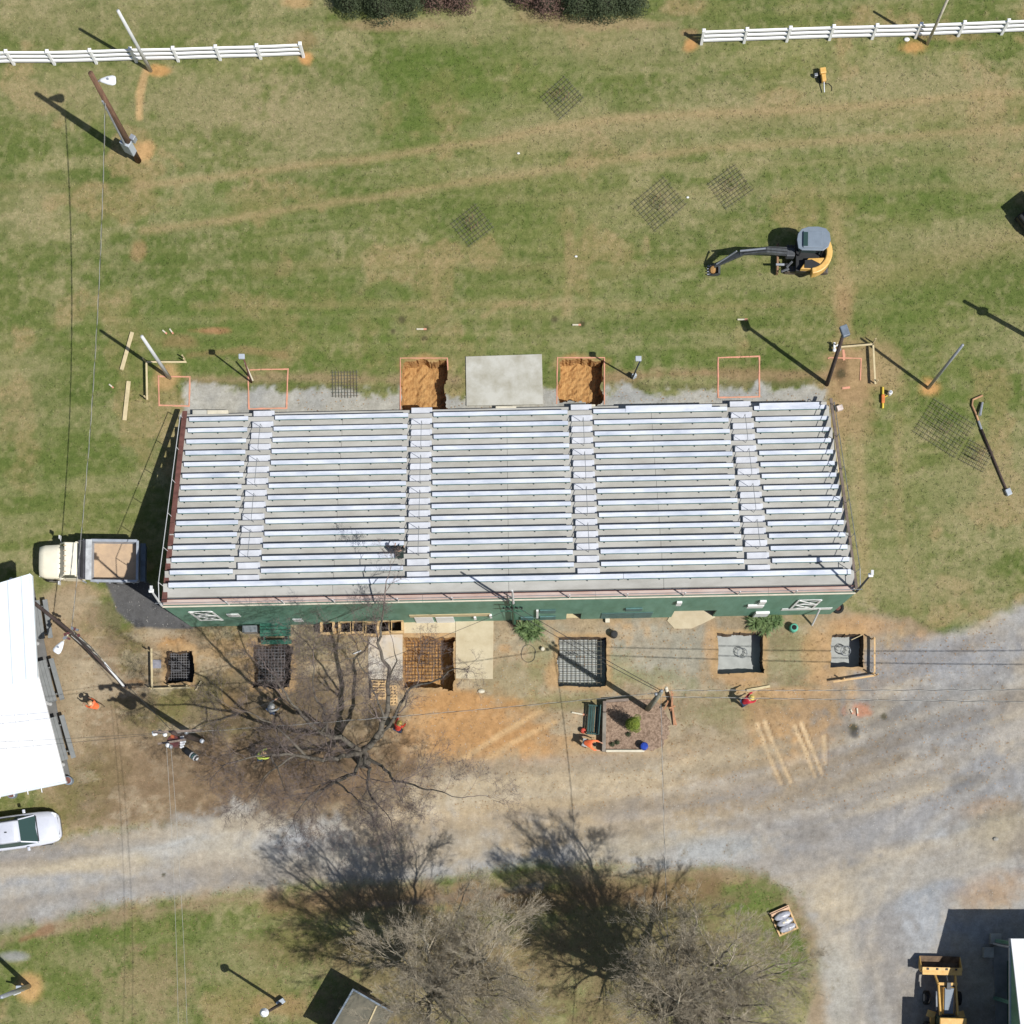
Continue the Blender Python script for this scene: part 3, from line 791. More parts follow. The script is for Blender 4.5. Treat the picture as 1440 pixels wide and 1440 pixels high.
# side boards and guard rails
def ramp_pt(k, dz=0): return (ys(k), zt(k) + dz)
for (u0, u1, m_) in ((-.03, .24, M_redbr), (LEN - .02, LEN + .13, M_grbr)):
    n = 5
    for i in range(n):
        ya = YS0 + .45 - (YS0 + .3) * i / n; yb = YS0 + .45 - (YS0 + .3) * (i + 1) / n + .015
        za = 1.22 + (7.46 - 1.22) * i / n; zb = 1.22 + (7.46 - 1.22) * (i + 1) / n
        MB().loft([[(u0, ya, za), (u1, ya, za), (u1, ya, za - .12), (u0, ya, za - .12)], [(u0, yb, zb), (u1, yb, zb), (u1, yb, zb - .12), (u0, yb, zb - .12)]]).build('side_board', m_, stand)
for (u, m_) in ((.0, M_pipew), (LEN + .1, M_pipe)):
    ks = [0, 2.8, 5.6, 8.4, 11.2, 14]
    top = []
    for k in ks:
        p = Vector((u, ys(k), zt(k) - .1)); top.append(p + Vector((0, 0, 1.15)))
        MB().tube([p - Vector((0, 0, .5)), p + Vector((0, 0, 1.15))], .02, 6).build('rail_post', m_, stand)
    top.append(Vector((u, .05, 8.15)))
    MB().tube(top, .022, 6).build('guard_rail', m_, stand)
    # rear ledge, trim, wall with its openings
ubr = [0] + [LEN * i / 8 for i in range(1, 8)] + [LEN]
for s0, s1 in zip(ubr[:-1], ubr[1:]):
    MB().box(((s0 + s1) / 2, .17, 7.185), (s1 - s0 - .015, .42, .06)).build('ledge_board', M_pink, stand)
    MB().box(((s0 + s1) / 2, -.085, 7.33), (s1 - s0 - .01, .07, .12)).build('wall_trim', M_cream, stand)
    MB().tube([(s0 + .01, .33, 7.27), (s1 - .01, .33, 7.27)], .025, 6).build('ledge_pipe', M_redbr, stand)
px_posts = [(318, 846), (397, 845), (469, 844), (559, 842), (636, 841), (722, 840), (801, 838), (882, 837), (963, 835), (1040, 833), (1120, 831)]
tops = []
rp = None
for (x, y) in px_posts:
    u = wallpt(x, y)[0]
    if rp is None:
        rp = MB().tube([(0, 0, 7.2), (0, 0, 8.25)], .035, 6).build('rail_post', M_pipew, stand)
        o = rp
    else: o = inst(rp, stand)
    o.location = (u, -.02, 0); tops.append(u)
MB().tube([(-.2, -.02, 8.22), (LEN + .2, -.02, 8.22)], .02, 6).build('guard_rail', M_pipe, stand)
d0, d1, dh = 28.3, 30.75, 2.3
e0, e1, eh = 22.1, 22.95, 2.1
def wseg(u0, u1, z0, z1):
    MB().box(((u0 + u1) / 2, -.03, (z0 + z1) / 2), (u1 - u0 - .004, .1, z1 - z0 - .004)).build('wall_panel', M_green, stand)
for (u0, u1, z0, z1) in ((0, 7.5, 0, 7.27), (7.5, 15, 0, 7.27), (15, e0, 0, 7.27), (e0, e1, eh, 7.27), (e1, d0, 0, 7.27), (d0, d1, dh, 7.27), (d1, LEN, 0, 7.27)):
    wseg(u0, u1, z0, z1)
MB().box(((d0 + d1) / 2, .9, .03), (3.0, 1.9, .06)).build('entrance_floor', M_apron, stand)
MB().box(((e0 + e1) / 2, .6, .03), (1.2, 1.2, .06)).build('entrance_floor', M_wood, stand)
MB().box((LEN / 2, 2.2, 1.6), (LEN - .6, .1, 3.1)).build('inner_wall', M_conc2, stand)
# barn style white frames with crossed boards
def barn(quad):
    us, zs = zip(*[wallpt(*q) for q in quad])
    u0, u1 = (us[0] + us[3]) / 2, (us[1] + us[2]) / 2
    z1, z0 = (zs[0] + zs[1]) / 2, (zs[2] + zs[3]) / 2
    y = -.11; wd = .12
    b = MB(); zm = (z0 + z1) / 2
    o = MB().box(((u0 + u1) / 2, -.09, zm), (u1 - u0, .03, z1 - z0)).build('barn_door', M_greend, stand)
    for a, c_ in (((u0, z0), (u1, z0)), ((u0, z1), (u1, z1)), ((u0, zm), (u1, zm)), ((u0, z0), (u0, z1)), ((u1, z0), (u1, z1)), ((u0, z0), (u1, zm)), ((u1, z0), (u0, zm)), ((u0, zm), (u1, z1)), ((u1, zm), (u0, z1))):
        y -= .004
        MB().bar((a[0], y, a[1]), (c_[0], y, c_[1]), .03, wd, up=(0, 0, 1) if a[1] == c_[1] else (1, 0, 0)).build('white_board', M_white, o)
barn([(267, 857), (299, 857), (312, 869), (281, 869.5)])
barn([(1124, 841), (1155, 840.5), (1142, 852.5), (1111, 853.5)])
def wallbox(x0, y0, x1, y1, m_, name, thick=.06, off=-.11):
    ua, za = wallpt(x0, y0); ub, zb = wallpt(x1, y1)
    return MB().box(((ua + ub) / 2, off, (za + max(zb, .02)) / 2), (abs(ub - ua), thick, abs(za - max(zb, .02)))).build(name, m_, stand, bevel=.01)
wallbox(582, 865.2, 611, 873.3, M_white, 'door'); wallbox(612, 865, 640, 873.1, M_white, 'door')
wallbox(575, 862.3, 690, 863.2, M_wood, 'awning_track', .04, -.11)
wallbox(318, 861, 339, 864, M_white, 'sign_board'); wallbox(411, 868, 427, 871, M_white, 'sign_board')
wallbox(1063, 857.5, 1076, 864, M_white, 'electric_box', .14, -.16)
wallbox(1052, 847.5, 1072, 850, M_white, 'pipe_hood', .12, -.15); wallbox(1069, 841.5, 1074, 846, M_white, 'wall_lamp', .12, -.15)
wallbox(952, 843, 957, 847, M_white, 'wall_lamp', .12, -.15); wallbox(666, 864, 670, 867, M_white, 'wall_lamp', .12, -.15); wallbox(688, 861, 692, 864.5, M_white, 'wall_lamp', .12, -.15)
for q in ((759, 855, 781, 858.5), (759, 864, 781, 867.5), (732, 865, 750, 868), (880, 852.5, 902, 855.5)): wallbox(*q, M_teal, 'awning', .08, -.13)
for q in ((846, 860, 867, 867), (868.5, 859.5, 890, 866.5), (891.5, 859, 915, 866)): wallbox(*q, M_teal, 'shutter', .03, -.1)
wallbox(754, 855, 757, 865, M_white, 'downpipe', .1, -.14)
a = wallpt(331, 868)[0]
MB().box((a + .45, -.38, .45), (.85, .4, .7)).build('air_unit', M_pipe, stand, bevel=.02)
wallbox(1100, 853.5, 1168, 854.5, M_white, 'batten', .03, -.1)

# corner lamps and the service mast on the stand
def lamp_on_stand(u, tp, m_, label, zb=7.3, dx=0):
    p = O + Vector((u * ca, u * sa, 0))
    o = thing('corner_light', label, 'light', p, 0, None)
    hh = 10.3
    top = tp - p
    MB().tube([(0, 0, zb), (top.x, top.y, hh)], .07, 8, .05).build('pole', m_, o)
    h_ = MB().box((0, 0, 0), (.26, .2, .14)).build('lamp_head', M_white, o, bevel=.03); h_.location = (top.x, top.y, hh + .05)
    MB().box((0, 0, 0), (.14, .26, .08)).build('reflector', M_pipew, o).location = (top.x + .05, top.y + .1, hh + .25)
    return o
lamp_on_stand(-.05, W(213, 831, 10.3), M_pipew, 'white corner floodlight above the left end of the green wall')
lamp_on_stand(LEN + .05, W(1224, 809, 10.3), M_brk, 'dark corner floodlight above the right end of the green wall')
um = wallpt(721, 845)[0]
pm = O + Vector((um * ca, um * sa, 0))
mast = thing('service_mast', 'white and green cable mast standing against the middle of the green wall', 'mast', pm, 0)
MB().tube([(0, -.3, 0), (0, -.3, 7.6)], .10, 8, .08).build('pole', M_greend, mast)
MB().tube([(.05, -.3, 7.6), (.05, -.3, 11.6)], .07, 8, .05).build('pole', M_pipew, mast)
MB().tube([(-.25, -.25, 7.2), (-.25, -.25, 10.4)], .035, 8).build('conduit', M_brk, mast)
MB().box((0, -.35, 6.6), (1.1, .08, .08)).box((0, -.35, 5.2), (1.4, .08, .08)).build('crossarm', M_greend, mast)
for i in range(5): MB().tube([(-.5 + .25 * i, -.42, 6.62), (-.5 + .25 * i, -.42, 6.8)], .05, 8).build('insulator', M_dark, mast)

# entrance apron, pads
def slab(name, pts, z0, z1, m_, jit=0.0):
    mb = MB(); mb.prism([W(*p).to_tuple()[:2] for p in pts], z0, z1)
    return struct(mb.build(name, m_, bevel=.01))
slab('concrete_pad', [(655, 502), (762, 498.5), (763.5, 569), (656, 571)], -.2, .09, M_pad)
slab('concrete_pad', [(641, 873.5), (694, 873), (693, 955), (641, 954)], -.2, .035, M_apron)
slab('concrete_pad', [(518, 892), (566, 892), (566, 957), (518, 957)], -.2, .03, mat('patchy_pad', (206, 200, 190), .85, var=.2, scale=1.0, rgb2=(204, 186, 158)))
slab('concrete_apron', [(566, 873.5), (640.5, 873.2), (640.5, 890), (566, 890.5)], -.2, .031, M_apron)
slab('concrete_apron', [(942, 866), (1004, 865), (1006, 868), (990, 876), (972, 884), (948, 884), (938, 873)], -.2, .04, M_apron)
for k, (x0, y0, x1, y1, mm, lab) in enumerate(((271, 577, 291, 588, M_pad, 'grey'), (291.6, 577, 321, 587, M_cream, 'cream'), (697, 571.5, 726, 582, M_cream, 'cream'), (806, 569, 837, 581, M_cream, 'cream'), (578, 577, 626, 581, M_step, 'white'))):
    a = W(x0, y1, .3); b = W(x1, y0, .3)
    o = MB().box(((a.x + b.x) / 2, (a.y + b.y) / 2, .2), (b.x - a.x, b.y - a.y, .36)).build('step_block', mm, bevel=.02)
    tag(o, ['grey landing block in front of the leftmost benches', 'cream landing block right of the grey one at the leftmost benches', 'cream block before the middle benches beside the concrete pad', 'cream block just below the right clay pit', 'white board along the bottom edge of the left clay pit'][k], 'step')
# ---------------------------------------------------------------- fences, poles, wires
M_fence = mat('white_vinyl', (250, 251, 253), .4, var=.02, k=.93)
def fence(bases, label):
    o = thing('rail_fence', label, 'fence', W(*bases[0]))
    P0 = o.location.copy()
    pts = [W(*b) - P0 for b in bases]
    post = None
    for i, p in enumerate(pts):
        if post is None:
            post = MB().box((0, 0, .78), (.16, .16, 1.56)).box((0, 0, 1.585), (.22, .22, .05), taper=.6).build('post', M_fence, o, bevel=.01); c_ = post
        else: c_ = inst(post, o)
        c_.location = p
    for a, b in zip(pts[:-1], pts[1:]):
        for z in (.42, .88, 1.34):
            d = (b - a).normalized() * .1
            MB().bar(a + d + Vector((0, 0, z)), b - d + Vector((0, 0, z)), .10, .16).build('rail', M_fence, o)
fence([(-40, 93), (20, 90.5), (77, 90.5), (136, 89), (192, 87), (251, 86), (310, 84), (367, 82.5), (427, 80)], 'white three rail fence running off the left edge of the photo')
fence([(986, 62), (1046, 60), (1106, 58), (1166, 56), (1226, 54.5), (1287, 53), (1347, 50.5), (1408, 48), (1470, 45.5)], 'white three rail fence running off the right edge of the photo')

M_wpole = mat('brown_wood_pole', (128, 96, 74), .9, var=.25, scale=3, stretch=(3, 3, .4))
M_dpole = mat('dark_wood_pole', (84, 70, 64), .9, var=.2, scale=3)
M_gpole = mat('grey_steel_pole', (176, 182, 190), .45, metal=.3, var=.1)
M_copper = mat('pale_copper_pipe', (196, 150, 110), .6, var=.15)
M_lens = mat('frosted_lens', (232, 236, 240), .3, var=.03, k=.9)
M_cab = mat('light_grey_cabinet', (190, 200, 210), .5, var=.06)
M_wire = mat('black_cable', (74, 76, 74), .6, var=.1)
M_wire2 = mat('grey_cable', (176, 176, 170), .5, var=.1)
M_ceram = mat('brown_ceramic', (110, 66, 66), .4, var=.1)

def pole_thing(label, bx, by, tx, ty, h, r, m_, name='light_pole', cat='pole', group=None, n=10):
    b = W(bx, by); t = W(tx, ty, h) - b
    o = thing(name, label, cat, b, 0, group)
    MB().tube([(0, 0, -.2), (t.x * .5, t.y * .5, h * .5), (t.x, t.y, h)], [r, r * .88, r * .74], n).build('pole', m_, o, smooth=True)
    return o, t
# pole with the meter cabinet, top left
p1, t1 = pole_thing('brown wooden pole with grey cabinet and white lamp below the left fence', 194.5, 226, 127.5, 103, 10.3, .19, M_wpole, 'utility_pole')
MB().box((-.12, -.02, 1.9), (.62, .40, 1.25), rz=R(-28)).build('cabinet', M_cab, p1, bevel=.03)
MB().box((.35, .12, 2.6), (.3, .3, .5), rz=R(-28)).build('meter', M_gpole, p1, bevel=.03)
MB().tube([(-.16, -.16, 2.4), (t1.x * .75 - .1, t1.y * .75 - .15, 7.6)], .06, 8).build('conduit', M_gpole, p1)
q = W(152, 112, 9.4) - p1.location
def cobra(parent, a, b, wd=.42, name='lamp_head'):
    """street lamp head from a to b, teardrop seen from above"""
    a = Vector(a); b = Vector(b); d = (b - a); L = d.length; d.normalize(); s_ = d.cross(Vector((0, 0, 1))).normalized()
    secs = []
    for t, ww, hh in ((0, .25, .3), (.15, .45, .6), (.5, .85, 1), (.8, 1, 1), (.95, .85, .8), (1, .6, .5)):
        c_ = a + d * (L * t); sec = []
        for j in range(10):
            an = 2 * math.pi * j / 10
            sec.append(c_ + s_ * (math.cos(an) * wd / 2 * ww) + Vector((0, 0, math.sin(an) * .14 * hh)))
        secs.append(sec)
    o = MB().loft(secs).build(name, M_lens, parent, smooth=True)
    MB().cyl(a + d * L * .55 + Vector((0, 0, .16)), .06, .08, 8).build('photocell', M_gpole, o)
    return o
cobra(p1, W(140, 113, 9.4) - p1.location, W(163, 113, 9.4) - p1.location, .55)
MB().tube([(t1.x * .9, t1.y * .9, 9.27), W(140, 113, 9.4) - p1.location], .04, 6).build('lamp_arm', M_gpole, p1)
# plain poles
pole_thing('white steel pole leaning up past the left fence', 212, 99.5, 166, 15, 6.9, .12, M_pipew, 'steel_pole')
pole_thing('white steel pole inside the orange square left of the grandstand', 238.5, 531.5, 199.5, 473, 7.1, .12, M_pipew, 'steel_pole')
pole_thing('grey steel pole right of the grandstand beside a patch of orange soil', 1305, 546, 1354, 485, 7.0, .10, M_gpole, 'steel_pole')
pole_thing('thin cream pole behind the right fence', 1304, 62, 1334, -4, 5.2, .10, mat('cream_pole', (214, 206, 184), .6), 'steel_pole')
b_, t_ = pole_thing('dark pole beyond the right edge casting its shadow on the grass', 1490, 498, 1560, 430, 9.0, .16, M_wpole, 'utility_pole')
MB().box((t_.x * .8, t_.y * .8, 7.3), (.5, .4, .3)).build('lamp_head', M_gpole, b_)
# lamp posts along the north side
def short_lamp(label, bx, by, tx, ty, h, mp, head=.28):
    o, t = pole_thing(label, bx, by, tx, ty, h, .055, mp)
    MB().tube([t, t + Vector((-.12, .1, .12))], .04, 6).build('lamp_arm', mp, o)
    MB().box((t.x - .1, t.y + .1, h + .14), (head * 1.2, head, .16)).build('lamp_head', M_cab, o, bevel=.03)
    return o
o = short_lamp('small brown lamp post beside the second orange square', 353.5, 538, 343, 505, 4.2, M_redbr)
MB().tube([(.1, .1, .1), (-.15, .75, 1.3)], .05, 8).build('conduit', M_cream, o)
o = short_lamp('short dark lamp post between the right clay pit and third orange square', 889, 532, 900, 508, 4.0, M_brk)
MB().box((.1, .05, .3), (.25, .2, .5), rz=.5).build('base_box', M_cab, o, bevel=.02)
o, t = pole_thing('tall dark light pole at the right front corner of the grandstand', 1163, 541, 1187, 467, 7.3, .13, M_dpole)
MB().box((t.x, t.y, 7.45), (.42, .62, .3), rz=.35).build('lamp_head', mat('blue_grey_metal', (120, 134, 148), .5), o, bevel=.05)
MB().tube([(t.x * .6, t.y * .6, 4.3), (t.x * .6 + .05, t.y * .6 + .1, 5.0)], .08, 8).build('fitting', M_gpole, o)
# dismantled pole on the grass
ly = thing('fallen_light_pole', 'dismantled light pole with bent copper arm lying on the grass at right', 'pole', W(1385, 610))
L0 = ly.location
pts = [W(*p, .12) - L0 for p in ((1382, 556), (1368, 562), (1367, 570), (1373, 583), (1376, 592))]
MB().tube(pts, .06, 8).build('bent_arm', M_copper, ly, smooth=True)
MB().tube([W(1376, 592, .12) - L0, W(1381, 606, .12) - L0], .07, 8).build('sleeve', M_gpole, ly)
MB().tube([W(1380, 604, .12) - L0, W(1416, 690, .12) - L0], .085, 8, .06).build('pole', M_dpole, ly, smooth=True)
MB().box(W(1418, 692, .15) - L0, (.32, .40, .26), rz=.4).build('lamp_head', M_cab, ly, bevel=.04)
MB().tube([W(1378, 584, .3) - L0, W(1381.5, 566, .12) - L0], .09, 8, .07).build('pole_stub', M_gpole, ly)
# lamp at the bottom left and at the bottom
o, t = pole_thing('thick grey pole on a clay patch at the bottom left', 40, 1387, 2, 1402, 9.6, .15, M_gpole)
o['label'] = 'thick grey light pole on a round clay patch at the lower left'
MB().box((-.2, -.05, .9), (.36, .36, .5)).build('base_box', M_cab, o, bevel=.03)
MB().tube([(-.1, -.25, 1.2), (-.3, -.35, 1.7)], .06, 8).build('fitting', M_pipew, o)
o, t = pole_thing('dark light pole with round white lamp beside the bottom tree', 396, 1411, 374, 1424, 5.6, .10, M_dpole)
MB().cyl(t + Vector((-.1, 0, .1)), .26, .28, 12, .12).build('lamp_head', M_lens, o)
MB().box((.0, .1, .3), (.5, .3, .3), rz=.6).build('base_box', M_cab, o, bevel=.03)
# leaning utility pole beside the white roof
b_ = W(179, 969)
up = thing('utility_pole', 'dark leaning utility pole with a street lamp beside the white roofed building', 'pole', b_)
TL = W(47, 847, 3.3) - b_; q1 = W(100, 889, 3.6) - b_
MB().tube([(0, 0, -.2), q1 * .3, q1 * .6], [.09, .09, .10], 8).build('lower_pole', M_dpole, up)
MB().tube([q1 * .6, q1, TL], [.09, .10, .11], 8).build('upper_pole', M_dpole, up)
MB().tube([q1 * .04 + Vector((0, 0, .3)), q1 * .45 + Vector((.08, .1, 0))], .07, 8).build('guard', M_pipew, up)
for k in range(7):
    a = q1 * (.45 + .06 * k) + Vector((.1, .12, 0)); c_ = q1 * (.98) + Vector((.1 * math.cos(k), .18 * math.sin(k * 2), .1 * math.sin(k)))
    mid = (a + c_) / 2 + Vector((.14 * math.sin(k * 1.7), .14 * math.cos(k * 2.1), -.1))
    MB().tube([a, mid, c_], .025, 5).build('cable', M_wire if k % 2 else M_wire2, up)
for k in range(9):
    MB().box(q1 + Vector((rnd.uniform(-.35, .6), rnd.uniform(-.5, .3), rnd.uniform(-.1, .3))), (.16, .12, .14), rz=k).build('fitting', M_pipe if k % 2 else M_ceram, up)
a = W(95, 893, 3.6) - b_; c_ = W(78, 918, 3.7) - b_
MB().tube([q1, a, a.lerp(c_, .5)], .035, 6).build('lamp_arm', M_cream, up)
cobra(up, a.lerp(c_, .35), c_, .5)
# transformer pole
TB = W(284, 1041)
tp = thing('transformer_pole', 'utility pole carrying transformers and insulators left of the big bare tree', 'pole', TB)
tt = W(243, 1030, 9.6) - TB
MB().tube([(0, 0, -.2), tt * .5, tt], [.18, .16, .13], 10).build('pole', M_dpole, tp, smooth=True)
MB().bar(W(216, 1030, 9.2) - TB, W(284, 1027, 9.2) - TB, .12, .14).build('crossarm', M_grbr, tp)
MB().bar(W(222, 1046, 8.4) - TB, W(262, 1040, 8.4) - TB, .10, .12).build('crossarm', M_grbr, tp)
MB().cyl(W(246, 1043, 7.8) - TB, .33, .9, 16).build('transformer_tank', M_ceram, tp, smooth=False)
MB().cyl(W(243, 1036, 8.3) - TB, .10, .3, 10).build('bushing', mat('orange_ceramic', (190, 100, 60), .5), tp)
for k in range(5): MB().tube([W(254, 1037 + 3.4 * k, 8.0) - TB, W(261 - abs(k - 2) * 1.5, 1036 + 3.4 * k, 8.1) - TB], .075, 8, .05).build('insulator', M_lens, tp)
for k, (x, y) in enumerate(((219, 1031), (225, 1029), (232, 1033), (262, 1030), (284, 1042), (240, 1050), (236, 1048))): MB().ball(W(x, y, 9.0) - TB, .13, 8, 5).build('insulator', M_lens if k % 2 == 0 else M_pipe, tp, smooth=True)
cobra(tp, W(224, 1029, 9.0) - TB, W(214, 1032, 9.0) - TB, .3)
# pole beside the planting bed
CB = W(911, 997)
cp = thing('utility_pole', 'grey utility pole standing at the top of the planting bed', 'pole', CB)
ct = W(930, 973, 9.8) - CB
MB().tube([(0, 0, -.2), ct * .5, ct], [.17, .15, .12], 10).build('pole', mat('weathered_pole', (150, 150, 134), .9, var=.2, scale=3), cp, smooth=True)
for k in range(5): MB().ball(ct + Vector((rnd.uniform(-.35, .35), rnd.uniform(-.2, .2), -.25 + .1 * k)), .10, 8, 5).build('insulator', M_pipe if k % 2 else M_cream, cp, smooth=True)
# wires
def sag(a, b, dz, n=40):
    return [a.lerp(b, i / n) - Vector((0, 0, dz * 4 * (i / n) * (1 - i / n))) for i in range(n + 1)]
def wire(label, a, b, dz=1.0, r=.018, m_=None, twist=False, n=40, name='power_line', cat='cable'):
    mb = MB()
    if twist:
        n = int((b - a).length / .16); base = sag(a, b, dz, n); d = (b - a).normalized(); s_ = d.cross(Vector((0, 0, 1))).normalized(); u = s_.cross(d)
        pts = [p + (s_ * math.cos(i * .55) + u * math.sin(i * .55)) * .022 for i, p in enumerate(base)]
        mb.tube(pts, r, 4)
        o = mb.build(name, m_ or M_wire, None)
        pts = [p - (s_ * math.cos(i * .55) + u * math.sin(i * .55)) * .022 for i, p in enumerate(base)]
        MB().tube(pts, r * .9, 4).build('neutral_strand', M_wire2, o)
    else:
        mb.tube(sag(a, b, dz, n), r, 4); o = mb.build(name, m_ or M_wire, None)
    tag(o, label, cat)
    return o
TLp = p1.location + Vector((t1.x * .72, t1.y * .72, 7.4))
Aq = b_ + q1
wire('twisted service cable hanging over the lawn and dump truck at left', TLp, Aq, 1.2, .015, None, True)
TBt = TB + tt; CBt = CB + ct
wire('twisted cable from the transformer pole to the pole by the planting bed', TBt + Vector((0, 0, -.6)), CBt + Vector((-.1, 0, -.4)), 1.0, .012, None, True)
wire('upper twisted cable running right over the gravel yard', CBt + Vector((.1, .1, -.1)), W(2100, 962, 9.0), 1.0, .014, None, True)
wire('lower twisted cable running right over the gravel yard', CBt + Vector((.1, -.2, -.5)), W(2100, 990, 9.0), 1.0, .014, None, True)
wire('twisted cable running down over the road from the planting bed pole', CBt + Vector((0, 0, -.3)), W(950, 1560, 9.0), 1.2, .012, None, True)
wire('left one of two thin pale wires over the road at lower left', W(234, 1047, 9.3), W(252, 1600, 9.3), .8, .010, M_wire2)
wire('right one of two thin pale wires over the road at lower left', W(240, 1047, 9.3), W(267, 1600, 9.3), .8, .010, M_wire2)
wire('thin wire from the transformer pole over the white roof', TBt + Vector((-.4, 0, -.4)), W(-120, 1062, 8.2), .6, .012)
wire('second thin wire from the transformer pole over the white roof', TBt + Vector((-.4, 0, -.1)), W(-120, 1048, 8.6), .6, .012)
mt = pm + Vector((0, -.4, 6.7))
wire('left drop cable from the green wall mast to the bed pole', mt + Vector((-.3, 0, 0)), CBt + Vector((-.2, .1, -.3)), .6, .02)
wire('right drop cable from the green wall mast to the bed pole', mt + Vector((.3, 0, 0)), CBt + Vector((0, .1, -.2)), .4, .02)
wire('cable from the leaning pole to the transformer pole', Aq, TBt + Vector((-.2, .2, -.3)), .5, .02)
wire('cable from the green wall mast up to the transformer pole', mt, TBt + Vector((.2, 0, -.8)), 1.2, .014)
# batter boards, planks, squares of spray paint
def board(label, runs, stakes, h=.42, m_=M_wood, name='batter_board'):
    o = thing(name, label, 'board', W(*runs[0][0]))
    L = o.location
    for a, b in runs:
        MB().bar(W(*a, h) - L, W(*b, h) - L, .04, .15).build('board', m_, o)
        MB().bar(W(*a, h + .085) - L, W(*b, h + .085) - L, .10, .02).build('top_batten', m_, o)
    for s_ in stakes:
        MB().box(W(*s_) - L + Vector((0, 0, .35)), (.06, .06, .8)).build('stake', m_, o)
board('cream batter board framing the leftmost pit below the green wall', [((213, 912), (214, 967)), ((212, 969), (268, 967))], [(211, 916), (214, 969), (241, 966), (266, 966)])
board('L shaped batter board left of the grandstand near the white pole', [((207, 562), (206, 510)), ((206, 509), (262, 509))], [(205, 509), (207, 562), (262, 510), (260, 505)])
board('batter board corner beside the tall dark light pole', [((1180, 488), (1228, 484)), ((1228, 484), (1231, 540))], [(1228, 482), (1231, 540), (1174, 488)])
board('batter board corner round the rightmost concrete pit', [((1230, 897), (1230, 950)), ((1230, 950), (1172, 959))], [(1226, 899), (1231, 950), (1184, 956), (1225, 948)], m_=M_ply)
def plank(label, a, b, wd=.26, h=.1, m_=M_wood, name='plank'):
    o = MB().bar(W(*a, h), W(*b, h), wd, .06).build(name, m_, None, bevel=.01)
    return tag(o, label, 'plank')
plank('upper cream plank lying on the grass left of the white pole', (186, 467), (171, 520), .22)
plank('lower cream plank lying on the grass left of the white pole', (181, 536), (175, 591), .24)
plank('thin cream plank lying along the right side of the grandstand', (1174, 609), (1180, 664), .14)
plank('pale plank between the pits and the worker in red', (1050, 971), (1083, 965), .14)
plank('thin white plank in the grass right of the green wall', (1197, 900), (1212, 893), .04)
plank('short cream stick beside the leftmost pit', (275, 971), (283, 958), .08)
sq = mat('orange_spray_paint', (238, 164, 134), .9, var=.15, scale=3, rgb2=(206, 154, 120))
def square(label, pts, closed=True, wd=.09):
    mb = MB()
    P = [W(*p, .035) for p in pts]
    if closed: P.append(P[0])
    for i, (a, b) in enumerate(zip(P[:-1], P[1:])):
        d = (b - a).normalized() * wd / 2
        n = max(2, int((b - a).length / .35)); s_ = Vector((-d.y, d.x, 0))
        prev = None
        vs = []
        for j in range(n + 1):
            c_ = (a + d).lerp(b + d, j / n)
            w_ = rnd.uniform(.7, 1.2); off = s_ * rnd.uniform(-.15, .15)
            vs += [c_ + s_ * w_ + off + Vector((0, 0, i * .003)), c_ - s_ * w_ + off + Vector((0, 0, i * .003))]
        mb.add(vs, [(2 * j, 2 * j + 1, 2 * j + 3, 2 * j + 2) for j in range(n)])
    return tag(mb.build('painted_square', sq, None), label, 'paint mark')
square('orange painted square at the foot of the white pole', [(223, 529), (267, 530), (266, 571), (224, 570)])
square('orange painted square beside the small brown lamp post', [(349, 520), (405, 519), (403, 574), (350, 575)])
square('orange painted square right of the right clay pit', [(1010, 503), (1068, 501), (1068, 558), (1010, 559)])
square('orange painted outline round the left clay pit', [(563, 579), (563, 503.5), (629, 503.5), (630, 520)], False, .06)
square('orange painted outline round the right clay pit', [(783, 569), (784, 503), (850, 503), (850, 568)], False, .07)
square('orange painted lines inside the batter board corner', [(1164, 505), (1166, 503), (1211, 504), (1210, 534)], False, .07)
square('short orange painted stroke under the dark light pole', [(1186, 490), (1187, 505)], False, .14)
square('orange painted dash on the dirt below the dark light pole', [(1183, 546), (1194, 545)], False, .12)
# small stakes
for k, (a, b, lab) in enumerate((((586, 463.5), (600, 463.5), 'white stake with orange tip above the left clay pit'), ((805, 457.5), (817, 457.5), 'white stake with orange tip above the right clay pit'),
                     ((1037, 450), (1051, 450), 'white stake with orange tip left of the long lamp shadow'), ((229, 465), (235, 470), 'orange flag stake on the grass above the batter board'),
                     ((239, 463), (244, 470), 'second orange flag stake on the grass above the batter board'), ((154, 541), (160, 546), 'orange flag stake left of the lower cream plank'),
                     ((1196, 998), (1199, 1004), 'left orange topped stake in the gravel yard'), ((1205, 996), (1206, 1007), 'right orange topped stake in the gravel yard'), ((804, 1002), (826, 1006), 'orange topped stake beside the green bench'))):
    o = thing('marker_stake', lab, 'stake', W(*a))
    d = W(*b) - W(*a)
    MB().bar((0, 0, .08), (d.x * .7, d.y * .7, .08), .08, .05).build('shaft', M_cream, o)
    MB().bar((d.x * .7, d.y * .7, .08), (d.x, d.y, .08), .10, .06).build('painted_tip', sq, o)
